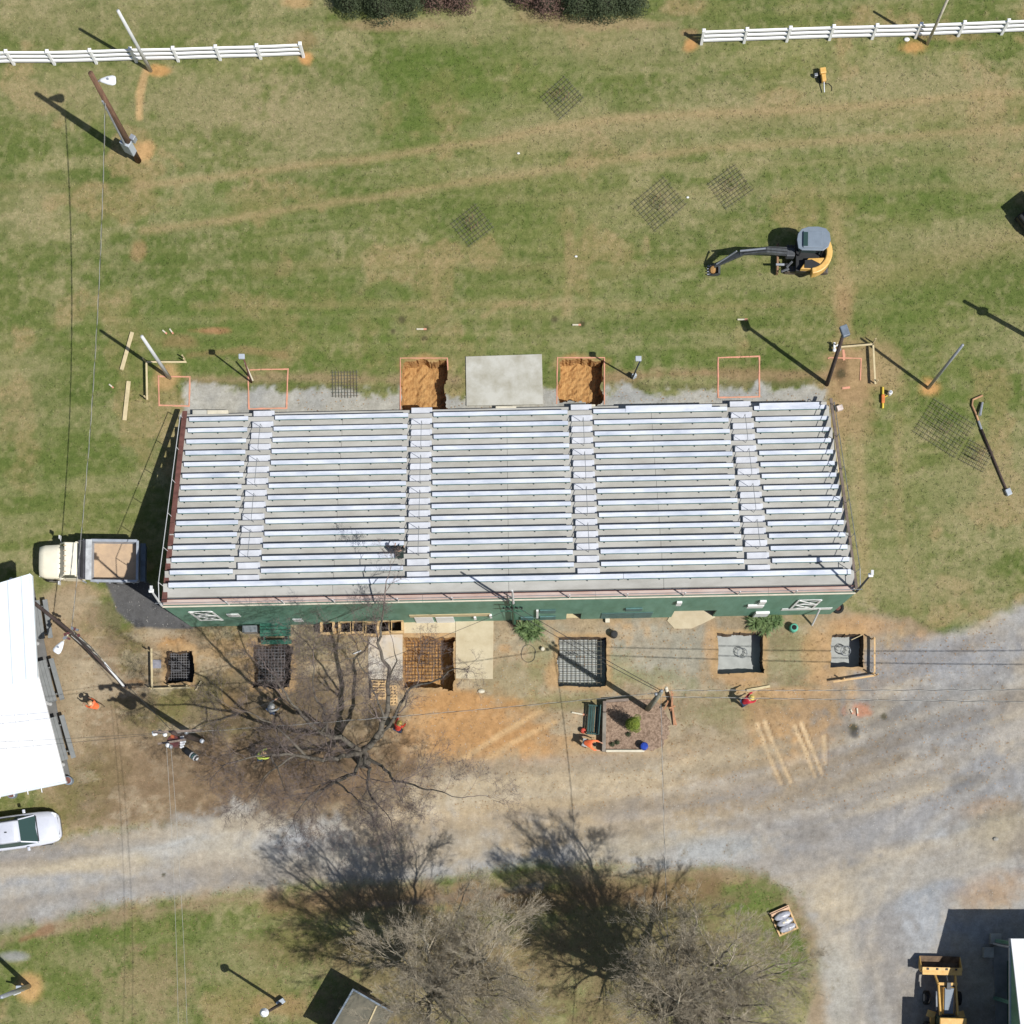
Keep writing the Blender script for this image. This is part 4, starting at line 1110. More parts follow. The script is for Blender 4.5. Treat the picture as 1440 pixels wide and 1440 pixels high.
# reinforcement mats
M_reb = mat('rusty_rebar', (104, 110, 96), .8, var=.2, scale=2, rgb2=(124, 108, 90))
def rebar(label, cx, cy, wx, wy, rot, z, nx_, ny_, r=.016, name='rebar_mat', column=False, m_=None):
    o = thing(name, label, 'rebar mat', W(cx, cy, z), R(rot))
    mm = m_ or M_reb
    a = MB().tube([(-wx / 2, 0, 0), (wx / 2, 0, 0)], r, 5).build('rebar', mm, o); b = MB().tube([(0, -wy / 2, 0), (0, wy / 2, 0)], r, 5).build('rebar', mm, o)
    for i in range(ny_):
        c_ = a if i == 0 else inst(a, o)
        c_.location = (rnd.uniform(-.04, .04), -wy / 2 + wy * (i + .5) / ny_, .0); c_.rotation_euler = (0, 0, rnd.uniform(-.01, .01))
    for i in range(nx_):
        c_ = b if i == 0 else inst(b, o)
        c_.location = (-wx / 2 + wx * (i + .5) / nx_, rnd.uniform(-.04, .04), .03); c_.rotation_euler = (0, 0, rnd.uniform(-.01, .01))
    if column:
        for x in (-.25, 0, .25):
            for y in (-.25, .25):
                MB().tube([(x, y, 0), (x * .9, y, .75)], r * 1.2, 5).build('starter_bar', M_copper if m_ is None else m_, o)
        for z_ in (.25, .5):
            MB().tube([(-.27, -.27, z_), (.27, -.27, z_), (.27, .27, z_), (-.27, .27, z_), (-.27, -.27, z_)], r, 5).build('tie_hoop', mm, o)
    return o
g = 'rebar mats laid out on the lawn'
for lab, x, y, a, b, rt, n1_, n2_ in (('rebar mat on the grass near the top middle of the lawn', 791, 137, 2.0, 1.9, 42, 9, 8), ('rebar mat lying left on the lawn above the concrete pad', 664, 317, 2.0, 1.9, 38, 9, 8),
        ('largest rebar mat on the lawn left of the excavator bucket', 927, 287, 2.6, 2.3, 40, 11, 9), ('rebar mat on the lawn straight above the excavator boom', 1027, 263, 2.1, 2.0, 35, 9, 9),
        ('wide rebar mat on the grass right of the grandstand', 1328, 602, 3.0, 2.5, -32, 13, 10), ('small rebar mat below the wide one beside the fallen pole', 1373, 641, 1.7, 1.5, -28, 8, 7)):
    o = rebar(lab, x, y, a, b, rt, .10, n1_, n2_, .0105, column=True); o['group'] = g
rebar('faint rebar mat lying on gravel in front of the left benches', 485, 540, 1.6, 1.6, 1, .06, 9, 8, .014)
rebar('black rebar grid sunk in the leftmost pit', 250, 938, 1.5, 1.7, 0, -.8, 10, 11, .018, column=True, m_=mat('grey_rebar', (130, 130, 134), .7))
rebar('rebar grid in the pit partly hidden by the bare tree', 380, 933, 1.9, 2.2, 0, -.8, 10, 12, .02, m_=bpy.data.materials['grey_rebar'])
rebar('rusty rebar grid in the deep pit between the two concrete pads', 597, 928, 2.2, 2.5, 0, -1.15, 11, 12, .018, column=True, m_=mat('orange_rust', (104, 88, 76), .9, var=.3, rgb2=(122, 94, 72)))
rebar('rebar grid over pale concrete in the pit left of the planting bed', 816, 931, 2.7, 2.7, 0, -.45, 11, 10, .018, column=True)
for (x, y, lab) in ((1043, 919, 'rebar cage ring sticking out of the wide cement filled pit'), (1188, 916, 'rebar cage ring sticking out of the small cement filled pit')):
    o = thing('rebar_cage', lab, 'rebar cage', W(x, y, -.9))
    for k in range(8):
        an = k * math.pi / 4
        MB().tube([(.26 * math.cos(an), .26 * math.sin(an), 0), (.26 * math.cos(an), .26 * math.sin(an), .35)], .016, 5).build('rebar', M_pipe, o)
    for z_ in (.2, .33): MB().tube([(.29 * math.cos(j * math.pi / 8), .29 * math.sin(j * math.pi / 8), z_) for j in range(17)], .016, 5).build('tie_hoop', M_pipe, o)
# ---------------------------------------------------------------- vehicles
M_truck = mat('cream_truck_paint', (250, 243, 218), .35, var=.04, k=.84)
M_glass = bpy.data.materials.new('tinted_glass'); M_glass.use_nodes = True
_b = M_glass.node_tree.nodes['Principled BSDF']; _b.inputs['Base Color'].default_value = (.03, .06, .055, 1); _b.inputs['Roughness'].default_value = .08
M_tyre = mat('black_rubber', (38, 38, 38), .85, var=.1)
M_bed = mat('tan_bed_floor', (214, 184, 148), .85, var=.12, scale=1.6, rgb2=(190, 164, 136))
M_silver = mat('silver_car_paint', (222, 226, 238), .28, metal=.2, var=.03, k=.85)
M_yel = mat('machine_yellow', (246, 200, 110), .45, var=.12, scale=3, rgb2=(226, 172, 80))
M_black = mat('machine_black', (48, 50, 52), .5, var=.12)
M_bgrey = mat('blue_grey_roof', (132, 146, 160), .45, var=.06)
M_rim = mat('wheel_rim', (180, 180, 178), .4, metal=.4)
M_hose = mat('black_hose', (40, 42, 44), .6)
M_boom = mat('dark_grey_boom', (88, 92, 96), .5, var=.2, scale=4)

def wheel(parent, x, y, r, wd, name='wheel', m2=M_rim):
    o = MB().cyl((0, 0, 0), r, wd, 20, axis=(0, 1, 0)).build(name, M_tyre, parent, bevel=.03); o.location = (x, y, r)
    MB().cyl((0, 0, 0), r * .55, wd + .02, 14, axis=(0, 1, 0)).build('rim', m2, o)
    return o
def carbody(mb, st_):
    """st_: (x, half width, shoulder z, crown z); lower body seen as one smooth shell"""
    secs = []
    for x, hw, sz, cz in st_:
        secs.append([(x, -hw * .93, .28), (x, -hw, .5), (x, -hw * .99, sz * .86), (x, -hw * .93, sz), (x, -hw * .6, cz), (x, 0, cz + .02), (x, hw * .6, cz), (x, hw * .93, sz), (x, hw * .99, sz * .86), (x, hw, .5), (x, hw * .93, .28)])
    mb.loft(secs)
    return mb
def sedan(label, loc_, rz, paint):
    o = thing('parked_car', label, 'car', loc_, rz)
    b = carbody(MB(), [(-2.32, .62, .62, .66), (-2.25, .78, .80, .86), (-2.0, .86, .92, .98), (-1.3, .90, .96, 1.02), (-.3, .91, .94, 1.0), (.75, .91, .92, .98), (1.3, .90, .88, .96), (1.8, .86, .80, .90), (2.12, .76, .70, .78), (2.28, .58, .55, .60), (2.32, .40, .5, .52)])
    b.build('body', paint, o, smooth=True)
    g = MB().loft([[(x, -w1, z0), (x, -w2, z1), (x, w2, z1), (x, w1, z0)] for x, w1, w2, z0, z1 in ((-1.75, .70, .66, .95, 1.0), (-1.0, .78, .58, .98, 1.38), (-.2, .80, .60, .96, 1.42), (.35, .80, .60, .95, 1.38), (1.15, .74, .70, .93, .97))])
    g.build('windows', M_glass, o)
    MB().loft([[(x, -w2, z - .03), (x, -w2 * .8, z), (x, w2 * .8, z), (x, w2, z - .03)] for x, w2, z in ((-1.02, .585, 1.405), (-.6, .61, 1.445), (0, .615, 1.45), (.36, .60, 1.405))], closed=True).build('roof', paint, o, smooth=True)
    for s_ in (-1, 1):
        MB().bar((.36, s_ * .585, 1.40), (1.12, s_ * .715, .985), .06, .03).build('pillar', paint, o)
        MB().bar((-1.02, s_ * .58, 1.39), (-1.72, s_ * .68, 1.0), .08, .03).build('pillar', paint, o)
        MB().box((.62, s_ * 1.0, 1.0), (.14, .2, .13)).build('mirror', paint, o, bevel=.03)
        MB().box((2.06, s_ * .62, .70), (.28, .26, .1), rz=-s_ * .5).build('headlight', M_lens, o, bevel=.03)
        for x in (-1.38, 1.4): wheel(o, x, s_ * .80, .33, .22)
    MB().box((2.22, 0, .60), (.06, .9, .1)).build('grille', M_black, o)
    MB().box((1.19, 0, .975), (.06, 1.35, .03), ry=.15).build('wiper_cowl', M_black, o)
    MB().box((-.35, 0, 1.47), (.12, .05, .05)).build('aerial', M_black, o)
    return o
sedan('silver sedan parked at the left edge beside the gravel road', W(29, 1170), R(8), M_silver).scale = (1.1, 1.1, 1.05)

# dump truck: nose towards -x in the picture
tk = thing('dump_truck', 'cream dump truck with an empty tan tipping bed left of the grandstand', 'truck', W(133, 796), R(179.2))
def tx(x, y, h): # picture point to the truck's own axes
    p = W(x, y, h) - tk.location; a = -tk.rotation_euler[2]
    return Vector((p.x * math.cos(a) - p.y * math.sin(a), p.x * math.sin(a) + p.y * math.cos(a), h))
hood = [(2.92, .70, 1.1, 1.15), (2.86, .88, 1.25, 1.36), (2.5, .97, 1.34, 1.46), (1.8, 1.0, 1.42, 1.54), (1.44, 1.02, 1.45, 1.56)]
secs = [[(x, -hw, .5), (x, -hw, sz * .8), (x, -hw * .94, sz), (x, -hw * .5, cz), (x, hw * .5, cz), (x, hw * .94, sz), (x, hw, sz * .8), (x, hw, .5)] for x, hw, sz, cz in hood]
MB().loft(secs).build('hood', M_truck, tk, smooth=True)
MB().loft([[(x, -a, z0), (x, -b, z1), (x, b, z1), (x, a, z0)] for x, a, b, z0, z1 in ((.42, 1.0, .90, 1.5, 2.22), (1.14, 1.0, .90, 1.5, 2.2), (1.56, .98, .96, 1.5, 1.575))]).build('cab_glass', M_glass, tk)
MB().box((.90, 0, 1.0), (1.06, 2.02, 1.0)).build('cab', M_truck, tk, bevel=.05)
MB().box((.76, 0, 2.25), (.74, 1.9, .12)).build('cab_roof', M_truck, tk, bevel=.06)
for i in range(6): MB().box((1.08, -.75 + .3 * i, 2.33), (.16, .04, .03)).build('marker_light', M_bed, tk)
for s_ in (-1, 1):
    MB().bar((1.14, s_ * .92, 2.2), (1.57, s_ * .97, 1.56), .07, .06).build('pillar', M_truck, tk)
    MB().box((.46, s_ * .97, 1.85), (.12, .06, .7)).build('pillar', M_truck, tk)
    MB().tube([(1.5, s_ * .98, 1.5), (1.55, s_ * 1.3, 1.75)], .02, 5).box((1.55, s_ * 1.33, 1.7), (.08, .2, .3)).build('mirror', M_pipew, tk)
    wheel(tk, 2.3, s_ * .88, .45, .28); wheel(tk, -1.7, s_ * .85, .48, .5)
    MB().box((2.88, s_ * .76, .95), (.08, .2, .2)).build('headlight', M_lens, tk)
MB().box((-.6, 0, .75), (4.6, .8, .3)).build('chassis', M_black, tk)
bx0, bx1 = -2.95, -.28
MB().box(((bx0 + bx1) / 2, 0, 1.15), (bx1 - bx0, 2.2, .1)).build('bed_floor', M_bed, tk)
M_bside = mat('grey_bed_side', (176, 184, 194), .5, var=.1)
for s_ in (-1, 1):
    MB().box(((bx0 + bx1) / 2, s_ * 1.13, 1.48), (bx1 - bx0, .08, .62)).box(((bx0 + bx1) / 2, s_ * 1.17, 1.80), (bx1 - bx0, .14, .07)).build('bed_side', M_bside, tk, bevel=.01)
    for i in range(5): MB().box((bx0 + .3 + .7 * i, s_ * 1.2, 1.48), (.08, .06, .6)).build('side_rib', M_bside, tk)
MB().box((bx0, 0, 1.5), (.08, 2.2, .6)).box((bx0 - .03, 0, 1.82), (.14, 2.34, .07)).build('tailgate', M_bside, tk, bevel=.01)
MB().box((bx0 - .24, 0, 1.35), (.30, 2.2, .10)).box((bx0 - .24, 0, .8), (.12, 2.1, .2)).build('rear_bumper', mat('blue_grey_steel', (110, 126, 140), .5), tk)
MB().box((bx1 + .02, 0, 1.6), (.1, 2.3, .8)).build('headboard', M_bside, tk)
MB().box((bx1 + .06, 0, 2.05), (.36, 2.34, .1)).build('headboard_top', mat('pale_grey_steel', (206, 210, 212), .5), tk, bevel=.03)
MB().box((bx1 + .46, 0, 1.98), (.42, 2.25, .06)).build('cab_guard', mat('dark_mesh', (78, 78, 84), .7), tk)
MB().cyl((bx1 + .45, 0, 2.05), .06, 2.1, 10, axis=(0, 1, 0)).build('tarp_roll', M_black, tk)

# excavator on the lawn: boom towards -x
ex = thing('mini_excavator', 'yellow and black compact excavator with its bucket on the lawn', 'excavator', W(1133, 368), R(179))
EL = ex.location; ea = -ex.rotation_euler[2]
def el(x, y, h):
    p = W(x, y, h) - EL
    return Vector((p.x * math.cos(ea) - p.y * math.sin(ea), p.x * math.sin(ea) + p.y * math.cos(ea), h))
for s_ in (-1, 1):
    sec = [(-1.25, .1), (-1.05, 0), (1.05, 0), (1.25, .1), (1.3, .28), (1.15, .48), (-1.15, .48), (-1.3, .28)]
    MB().yprism(sec, s_ * .62 - .17, s_ * .62 + .17).build('track', mat('dusty_track', (112, 100, 86), .9, var=.2), ex, bevel=.03)
    for i in range(13): MB().box((-1.15 + .19 * i, s_ * .62, .49), (.07, .34, .03)).build('track_pad', M_boom, ex)
MB().box((0, 0, .42), (1.3, .9, .35)).build('undercarriage', M_black, ex)
MB().cyl((0, 0, .66), .5, .16, 20).build('slew_ring', M_black, ex)
MB().box((1.72, 0, .30), (.12, 1.75, .42)).build('dozer_blade', mat('clay_stained_blade', (164, 128, 96), .8, var=.3), ex, bevel=.02)
for s_ in (-1, 1): MB().bar((1.0, s_ * .3, .4), (1.68, s_ * .4, .35), .1, .12).build('blade_arm', M_black, ex)
# house: rounded counterweight in yellow at +x side of the picture = -x local
def arcpoly(r0, r1, a0, a1, n=14, sx=1, sy=1, ox=0):
    return [(ox + r1 * sx * math.cos(R(a0 + (a1 - a0) * i / n)), r1 * sy * math.sin(R(a0 + (a1 - a0) * i / n))) for i in range(n + 1)] + [(ox + r0 * sx * math.cos(R(a1 - (a1 - a0) * i / n)), r0 * sy * math.sin(R(a1 - (a1 - a0) * i / n))) for i in range(n + 1)]
MB().prism([(.75, .95), (.75, -.95), (-.2, -1.05)] + [(1.22 * math.cos(R(a)) , 1.12 * math.sin(R(a))) for a in range(260, 100, -12)] + [(-.2, 1.05)], .72, 1.1).build('house_deck', M_black, ex, bevel=.03)
MB().prism(arcpoly(.95, 1.30, 96, 268), .85, 1.62).build('counterweight', M_yel, ex, bevel=.06)
MB().prism([(.55, .98), (-.5, 1.0), (-.95, .72), (-.9, .3), (.1, .35)], 1.1, 1.5).build('engine_cover', M_yel, ex, bevel=.05)
MB().prism([(.30, .94), (-.45, .96), (-.7, .75), (-.1, .45), (.3, .5)], 1.5, 1.56).build('engine_vent', M_black, ex)
MB().prism([(.62, -.12), (-.62, -.05), (-.9, -.5), (-.6, -.98), (.4, -.98), (.75, -.7)], 1.1, 2.28).build('cab', M_glass, ex, bevel=.03)
cx0, cx1, cy0, cy1 = -.66, .58, -.95, .10
MB().prism([(.90, -.38), (.82, .10), (.6, .22), (-.62, .22), (-.92, .0), (-1.04, -.4), (-.98, -.80), (-.76, -1.06), (-.3, -1.16), (.25, -1.14), (.65, -1.0), (.85, -.72)], 2.24, 2.34).build('cab_roof', M_bgrey, ex, bevel=.03)
MB().box((.0, -.38, 2.40), (1.1, .95, .07)).build('roof_panel', M_bgrey, ex, bevel=.03)
MB().box((.42, -.38, 2.45), (.26, .80, .03)).build('roof_window', M_glass, ex)
for p in ((.62, .08), (.72, -.75), (-.7, .08), (-.65, -.95)): MB().box((p[0] * .97, p[1] * .97, 1.7), (.07, .07, 1.2)).build('cab_pillar', M_black, ex)
kb = [Vector((.85, .20, .95)), Vector((1.35, .05, 1.5)), el(1078, 349, 2.7), el(1078, 349, 2.7)]
kn = Vector((2.7, .0, 2.55)); wr = Vector((4.75, -.55, 1.55)); bk = Vector((5.35, -.75, .75))
kn = el(1078, 352, 2.5); wr = el(1040, 356, 2.0); bk = el(1002, 374, .75)
bs = el(1106, 354, 1.3)
MB().loft([[bs + Vector((0, -.2, -.15)), bs + Vector((0, .2, -.15)), bs + Vector((0, .2, .2)), bs + Vector((0, -.2, .2))], [kn + Vector((0, -.17, -.2)), kn + Vector((0, .17, -.2)), kn + Vector((0, .17, .18)), kn + Vector((0, -.17, .18))], [wr + Vector((0, -.12, -.1)), wr + Vector((0, .12, -.1)), wr + Vector((0, .12, .1)), wr + Vector((0, -.12, .1))]]).build('boom', M_boom, ex, bevel=.02)
MB().loft([[wr + Vector((-.25, -.14, .28)), wr + Vector((-.25, .14, .28)), wr + Vector((-.2, .14, -.1)), wr + Vector((-.2, -.14, -.1))], [bk + Vector((-.1, -.12, .15)), bk + Vector((-.1, .12, .15)), bk + Vector((-.1, .12, -.05)), bk + Vector((-.1, -.12, -.05))]]).build('stick', M_boom, ex, bevel=.02)
MB().tube([bs + Vector((.1, .02, -.25)), kn + Vector((-.2, .02, -.28))], .055, 8).build('boom_cylinder', M_gpole, ex)
MB().tube([kn + Vector((.1, .0, .28)), wr + Vector((.0, .0, .34))], .055, 8).build('stick_cylinder', M_gpole, ex)
MB().tube([wr + Vector((.2, 0, .3)), bk + Vector((-.2, 0, .3))], .045, 8).build('bucket_cylinder', M_gpole, ex)
for k in (-1, 1): MB().tube([bs + Vector((0, .1 * k, .25)), kn + Vector((0, .09 * k, .28)), wr + Vector((0, .07 * k, .2))], .02, 5).build('hose', M_hose, ex)
MB().box(bs + Vector((-.25, 0, -.25)), (.5, .5, .5)).build('swing_bracket', M_boom, ex, bevel=.05)
for k, q in enumerate((el(1097, 372, 1.0), el(1104, 380, .8), el(1110, 372, 1.0))): MB().box(q, (.5, .12, .1), rz=.4 * k).build('hydraulic_block', M_boom if k else M_gpole, ex, bevel=.02)
bc = el(1004, 379, .28)
sec = [(-.28, .30), (-.38, .05), (-.25, -.18), (.05, -.26), (.30, -.15), (.26, -.12), (.04, -.2), (-.22, -.13), (-.33, .06), (-.23, .30)]
o = MB().yprism(sec, -.30, .30).build('bucket', M_boom, ex); o.location = bc
for s_ in (-1, 1): MB().yprism([(-.28, .30), (-.38, .05), (-.25, -.18), (.05, -.26), (.30, -.15)], s_ * .3 - .015, s_ * .3 + .015).build('bucket_cheek', M_boom, o)
for k in range(4): MB().box((.33, -.24 + .16 * k, -.13), (.12, .05, .04)).build('bucket_tooth', M_gpole, o)
sp = MB(); sp.ball((0, 0, -.05), .27, 12, 6, (1, .9, .5)); so = sp.build('spoil', M_clay, o, smooth=True)

# loader backhoe bottom right, facing up the picture (+y)
bh = thing('backhoe_loader', 'yellow backhoe loader in the shade beside the green gabled building', 'loader', W(1322, 1416), R(-1.5))
def bl_(x, y, h):
    p = W(x, y, h) - bh.location; a = -bh.rotation_euler[2]
    return Vector((p.x * math.cos(a) - p.y * math.sin(a), p.x * math.sin(a) + p.y * math.cos(a), h))
# bucket
sec = [(.50, .25), (.1, .08), (-.28, .15), (-.38, .5), (-.25, .86), (-.18, .84), (-.30, .5), (-.22, .2), (.1, .14), (.5, .29)]
bu = MB().xprism(sec, -1.18, 1.18).build('loader_bucket', mat('worn_bucket', (122, 98, 72), .7, var=.3), bh); bu.location = bl_(1319, 1356, .0)
bu.location.z = .12
for s_ in (-1, 1): MB().xprism([(.50, .25), (.1, .08), (-.28, .15), (-.38, .5), (-.25, .86)], s_ * 1.18 - .02, s_ * 1.18 + .02).build('bucket_cheek', M_yel, bu)
MB().xprism([(-.40, .16), (-.44, .5), (-.34, .92), (-.12, .95), (-.2, .88), (-.30, .8), (-.38, .5), (-.32, .2)], -1.16, 1.16).build('bucket_back', M_yel, bu)
MB().box((0, -.38, .9), (2.3, .36, .05)).build('bucket_top_plate', M_yel, bu)
for k in range(4): MB().box((-.85 + .55 * k, -.22, .95), (.12, .12, .06)).build('bucket_hook', M_black, bu)
y0 = bu.location.y
hx = 0.1
for s_ in (-1, 1):
    MB().bar((s_ * .62, y0 - .4, .75), (s_ * .5, y0 - 1.1, 1.45), .11, .18).bar((s_ * .5, y0 - 1.1, 1.45), (s_ * .5 + .08, y0 - 2.85, 1.75), .11, .2).build('loader_arm', M_yel, bh, bevel=.02)
    MB().tube([(s_ * .56, y0 - 1.5, 1.2), (s_ * .5, y0 - 2.6, 1.2)], .05, 8).build('lift_cylinder', M_gpole, bh)
MB().bar((-.5, y0 - 1.05, 1.42), (.6, y0 - 1.05, 1.42), .16, .14).build('cross_tube', M_yel, bh)
MB().tube([(.05, y0 - .35, .8), (.05, y0 - 1.2, 1.55)], .06, 8).box((.05, y0 - 1.15, 1.6), (.22, .4, .2)).build('tilt_link', M_boom, bh)
MB().box((.1, y0 - 2.02, 1.22), (.66, 1.6, .7)).build('hood', M_yel, bh, bevel=.05)
MB().box((.1, y0 - 2.02, 1.6), (.54, 1.5, .06)).build('hood_top', M_bgrey, bh, bevel=.03)
MB().box((.1, y0 - 1.2, 1.2), (.62, .1, .6)).build('grille', M_black, bh)
for s_ in (-1, 1):
    wheel(bh, s_ * .92, 0, .42, .3).rotation_euler = (0, 0, R(90))
for c_ in [x for x in bpy.data.objects if x.parent is bh and x.name.startswith('wheel')]: c_.location.y = y0 - 1.95
for s_ in (-1, 1):
    c_ = wheel(bh, s_ * .85, y0 - 4.0, .68, .42); c_.rotation_euler = (0, 0, R(90))
    MB().box((s_ * .85 + .05, y0 - 2.85, 1.1), (.5, .4, .06), rz=s_ * .3).build('fender', M_yel, bh, bevel=.02)
    MB().box((s_ * .72 + .05, y0 - 3.2, .9), (.25, .45, .3)).build('cab_step', M_yel, bh, bevel=.02)
    MB().box((s_ * .85 + .05, y0 - 4.0, 1.42), (.45, 1.2, .06)).build('rear_fender', M_yel, bh, bevel=.03)
MB().box((.1, y0 - 3.6, 1.7), (1.25, 1.4, 1.7)).build('cab_glass', M_glass, bh, bevel=.04)
MB().box((.1, y0 - 3.85, 2.6), (1.55, 1.9, .12)).build('cab_roof', M_yel, bh, bevel=.08)
MB().box((.1, y0 - 5.0, .9), (1.3, 1.2, .5)).build('rear_frame', M_yel, bh, bevel=.03)
MB().bar((.1, y0 - 5.6, 1.0), (.1, y0 - 6.2, 2.9), .2, .3).bar((.1, y0 - 6.2, 2.9), (.1, y0 - 6.6, 1.0), .16, .22).build('rear_boom', M_yel, bh, bevel=.02)

# dark cart cut by the right edge
ct_ = thing('utility_cart', 'dark framed utility cart cut by the right edge of the photo', 'cart', W(1456, 307), R(38))
MB().box((0, 0, .55), (2.3, 1.3, .4)).build('body', M_black, ct_, bevel=.06)
MB().box((0, 0, 1.78), (1.6, 1.25, .08)).build('roof', M_bgrey, ct_, bevel=.05)
MB().box((-.9, 0, .9), (.5, 1.2, .25)).build('front_panel', M_black, ct_, bevel=.08)
for sx in (-1, 1):
    for sy in (-1, 1):
        MB().tube([(sx * .9, sy * .62, .7), (sx * .74, sy * .58, 1.76)], .035, 6).build('frame_post', M_black, ct_)
        wheel(ct_, sx * .85, sy * .58, .3, .24)
MB().box((-.95, -.4, 1.05), (.12, .22, .12)).build('headlight', M_lens, ct_, bevel=.03)

# ---------------------------------------------------------------- buildings
M_roof = mat('white_metal_roof', (246, 248, 250), .45, var=.03, scale=.6, k=.86)
M_roof2 = mat('pale_blue_white_roof', (226, 236, 242), .45, var=.04, scale=.5, k=.84)
M_shade = mat('open_floor_concrete', (120, 120, 118), .9, var=.15, scale=1)
wb = thing('white_roofed_building', 'large building with a white metal roof cut by the left edge', 'building', W(-60, 960))
WL = wb.location
def wl(x, y, h): return W(x, y, h) - WL
def slabpoly(pts, h0s, th, m_, name, parent):
    mb = MB(); n = len(pts)
    top = [wl(p[0], p[1], h) for p, h in zip(pts, h0s)]
    vs = top + [p - Vector((0, 0, th)) for p in top]
    mb.add(vs, [tuple(range(n)), tuple(reversed(range(n, 2 * n)))] + [(n + i, n + (i + 1) % n, (i + 1) % n, i) for i in range(n)])
    return mb.build(name, m_, parent)
slabpoly([(-170, 870), (41, 807), (48, 952), (-160, 1020)], [5.0, 4.0, 4.0, 5.0], .2, M_roof2, 'upper_roof', wb)
for i in range(11):
    t0 = i / 11 + .04
    a = wl(-170 + 211 * t0, 870 - 63 * t0, 5.0 - t0 + .04); b = wl(-160 + 208 * t0, 1020 - 68 * t0, 5.0 - t0 + .04)
    MB().bar(a, b, .05, .05).build('roof_rib', M_roof2, wb)
slabpoly([(41.2, 806), (45, 809), (52.5, 953), (48.2, 953)], [4.02, 3.95, 3.95, 4.02], .22, M_roof2, 'eave_trim', wb)
slabpoly([(-160, 1010), (44, 880), (54, 950), (92, 1098), (0, 1118), (-180, 1150)], [3.7] * 6, .2, M_roof, 'lower_roof', wb)
for i in range(13):
    a = wl(-160 + 15 * i, 1010 - 9.4 * i, 3.73); b = wl(-176 + 19.6 * i, 1148 - 2.8 * i, 3.73)
    MB().bar(a, b, .04, .04).build('roof_rib', M_roof, wb)
slabpoly([(89, 1099), (92.5, 1098), (93, 1101), (0, 1120.5), (0, 1118)], [3.72] * 5, .25, M_roof2, 'eave_trim', wb)
for (x, y) in ((52, 830), (62, 905), (80, 990), (98, 1075)):
    MB().cyl(wl(x - 9, y, 0) + Vector((0, 0, 1.75)), .12, 3.5, 12).build('column', M_pipew, wb)
MB().prism([wl(*p, 0).to_tuple()[:2] for p in ((-150, 870), (24, 850), (62, 1070), (-150, 1100))], 0, 3.4).build('inner_wall', M_conc2, wb)
MB().prism([wl(*p, 0).to_tuple()[:2] for p in ((-180, 860), (48, 826), (100, 1098), (-180, 1140))], .0, .06).build('floor_slab', M_shade, wb)
M_tbl = mat('grey_table_board', (142, 146, 146), .7, var=.08)
for k, (x0, y0_, x1, y1_) in enumerate(((52, 845, 60, 899), (61, 930, 77, 988), (76, 1010, 93, 1070))):
    a = W(x0 - 6, y0_, .75); b = W(x1 - 6, y1_, .75); L = (b - a).length; d = (b - a).normalized()
    lab = ['upper grey picnic table half under the white roof edge', 'middle grey picnic table half under the white roof edge', 'lowest grey picnic table half under the white roof edge'][k]
    o = thing('picnic_table', lab, 'table', ((a.x + b.x) / 2, (a.y + b.y) / 2, 0), math.atan2(d.y, d.x), 'picnic tables under the white roof')
    for j in range(4): MB().box((0, -.30 + .2 * j, .74), (L, .185, .04)).build('table_board', M_tbl, o)
    for s_ in (-1, 1): MB().box((0, s_ * .68, .62 if s_ > 0 else .62), (L, .28, .04)).build('bench_board', M_tbl, o)
    for x in (-.8, .8): MB().bar((x, -.75, .42), (x, .75, .42), .06, .08).bar((x, -.25, .72), (x, -.5, 0), .06, .08).bar((x, .25, .72), (x, .5, 0), .06, .08).build('leg_frame', M_tbl, o)
for k, (x, y) in enumerate(((98, 1098), (19, 1117))):
    o = thing('round_planter', ['round planter under the lower right corner of the white roof', 'round planter on the lower edge of the white roof'][k], 'planter', W(x, y))
    MB().cyl((0, 0, .22), .26, .44, 16).build('pot', M_bgrey, o, bevel=.03)
    MB().cyl((0, 0, .43), .2, .06, 14).build('soil', M_redbr, o)
# gabled open building lower right
gb = thing('green_gabled_building', 'open building with white ribbed roof and green gable at the lower right corner', 'building', W(1500, 1380))
GL = gb.location
def gl_(x, y, h): return W(x, y, h) - GL
eN = gl_(1421, 1320, 4.1); slope = .385
x0 = eN.x; yN = eN.y; ridge = 7.5
for side in (0, 1):
    N = 40
    for i in range(14):
        xa = x0 + .9 * i; xb = xa + .89
        if side == 0: p = [(xa, yN, 4.1), (xb, yN, 4.1), (xb, yN - ridge, 4.1 + ridge * slope), (xa, yN - ridge, 4.1 + ridge * slope)]
        else: p = [(xa, yN - ridge, 4.1 + ridge * slope), (xb, yN - ridge, 4.1 + ridge * slope), (xb, yN - 2 * ridge, 4.1), (xa, yN - 2 * ridge, 4.1)]
        mb = MB(); n = 4; v = [Vector(q) for q in p]
        mb.add(v + [q - Vector((0, 0, .06)) for q in v], [(0, 1, 2, 3), (7, 6, 5, 4)] + [(4 + j, 4 + (j + 1) % 4, (j + 1) % 4, j) for j in range(4)])
        for a, b in ((0, 3),): mb.bar(v[a] + Vector((.03, 0, .02)), v[b] + Vector((.03, 0, .02)), .05, .05)
        mb.build('roof_sheet', M_roof, gb)
mb = MB(); mb.add([(x0 + .05, yN - .1, 4.0), (x0 + .05, yN - 2 * ridge, 4.0), (x0 + .05, yN - ridge, 3.95 + ridge * slope), (x0 + .13, yN - .1, 4.0), (x0 + .13, yN - 2 * ridge, 4.0), (x0 + .13, yN - ridge, 3.95 + ridge * slope)], [(0, 1, 2), (5, 4, 3), (0, 3, 4, 1), (1, 4, 5, 2), (2, 5, 3, 0)])
mb.build('gable', M_green, gb)
MB().box((x0 + .02, yN - ridge, 3.96), (.12, 2 * ridge, .16)).build('eave_beam', M_pipew, gb)
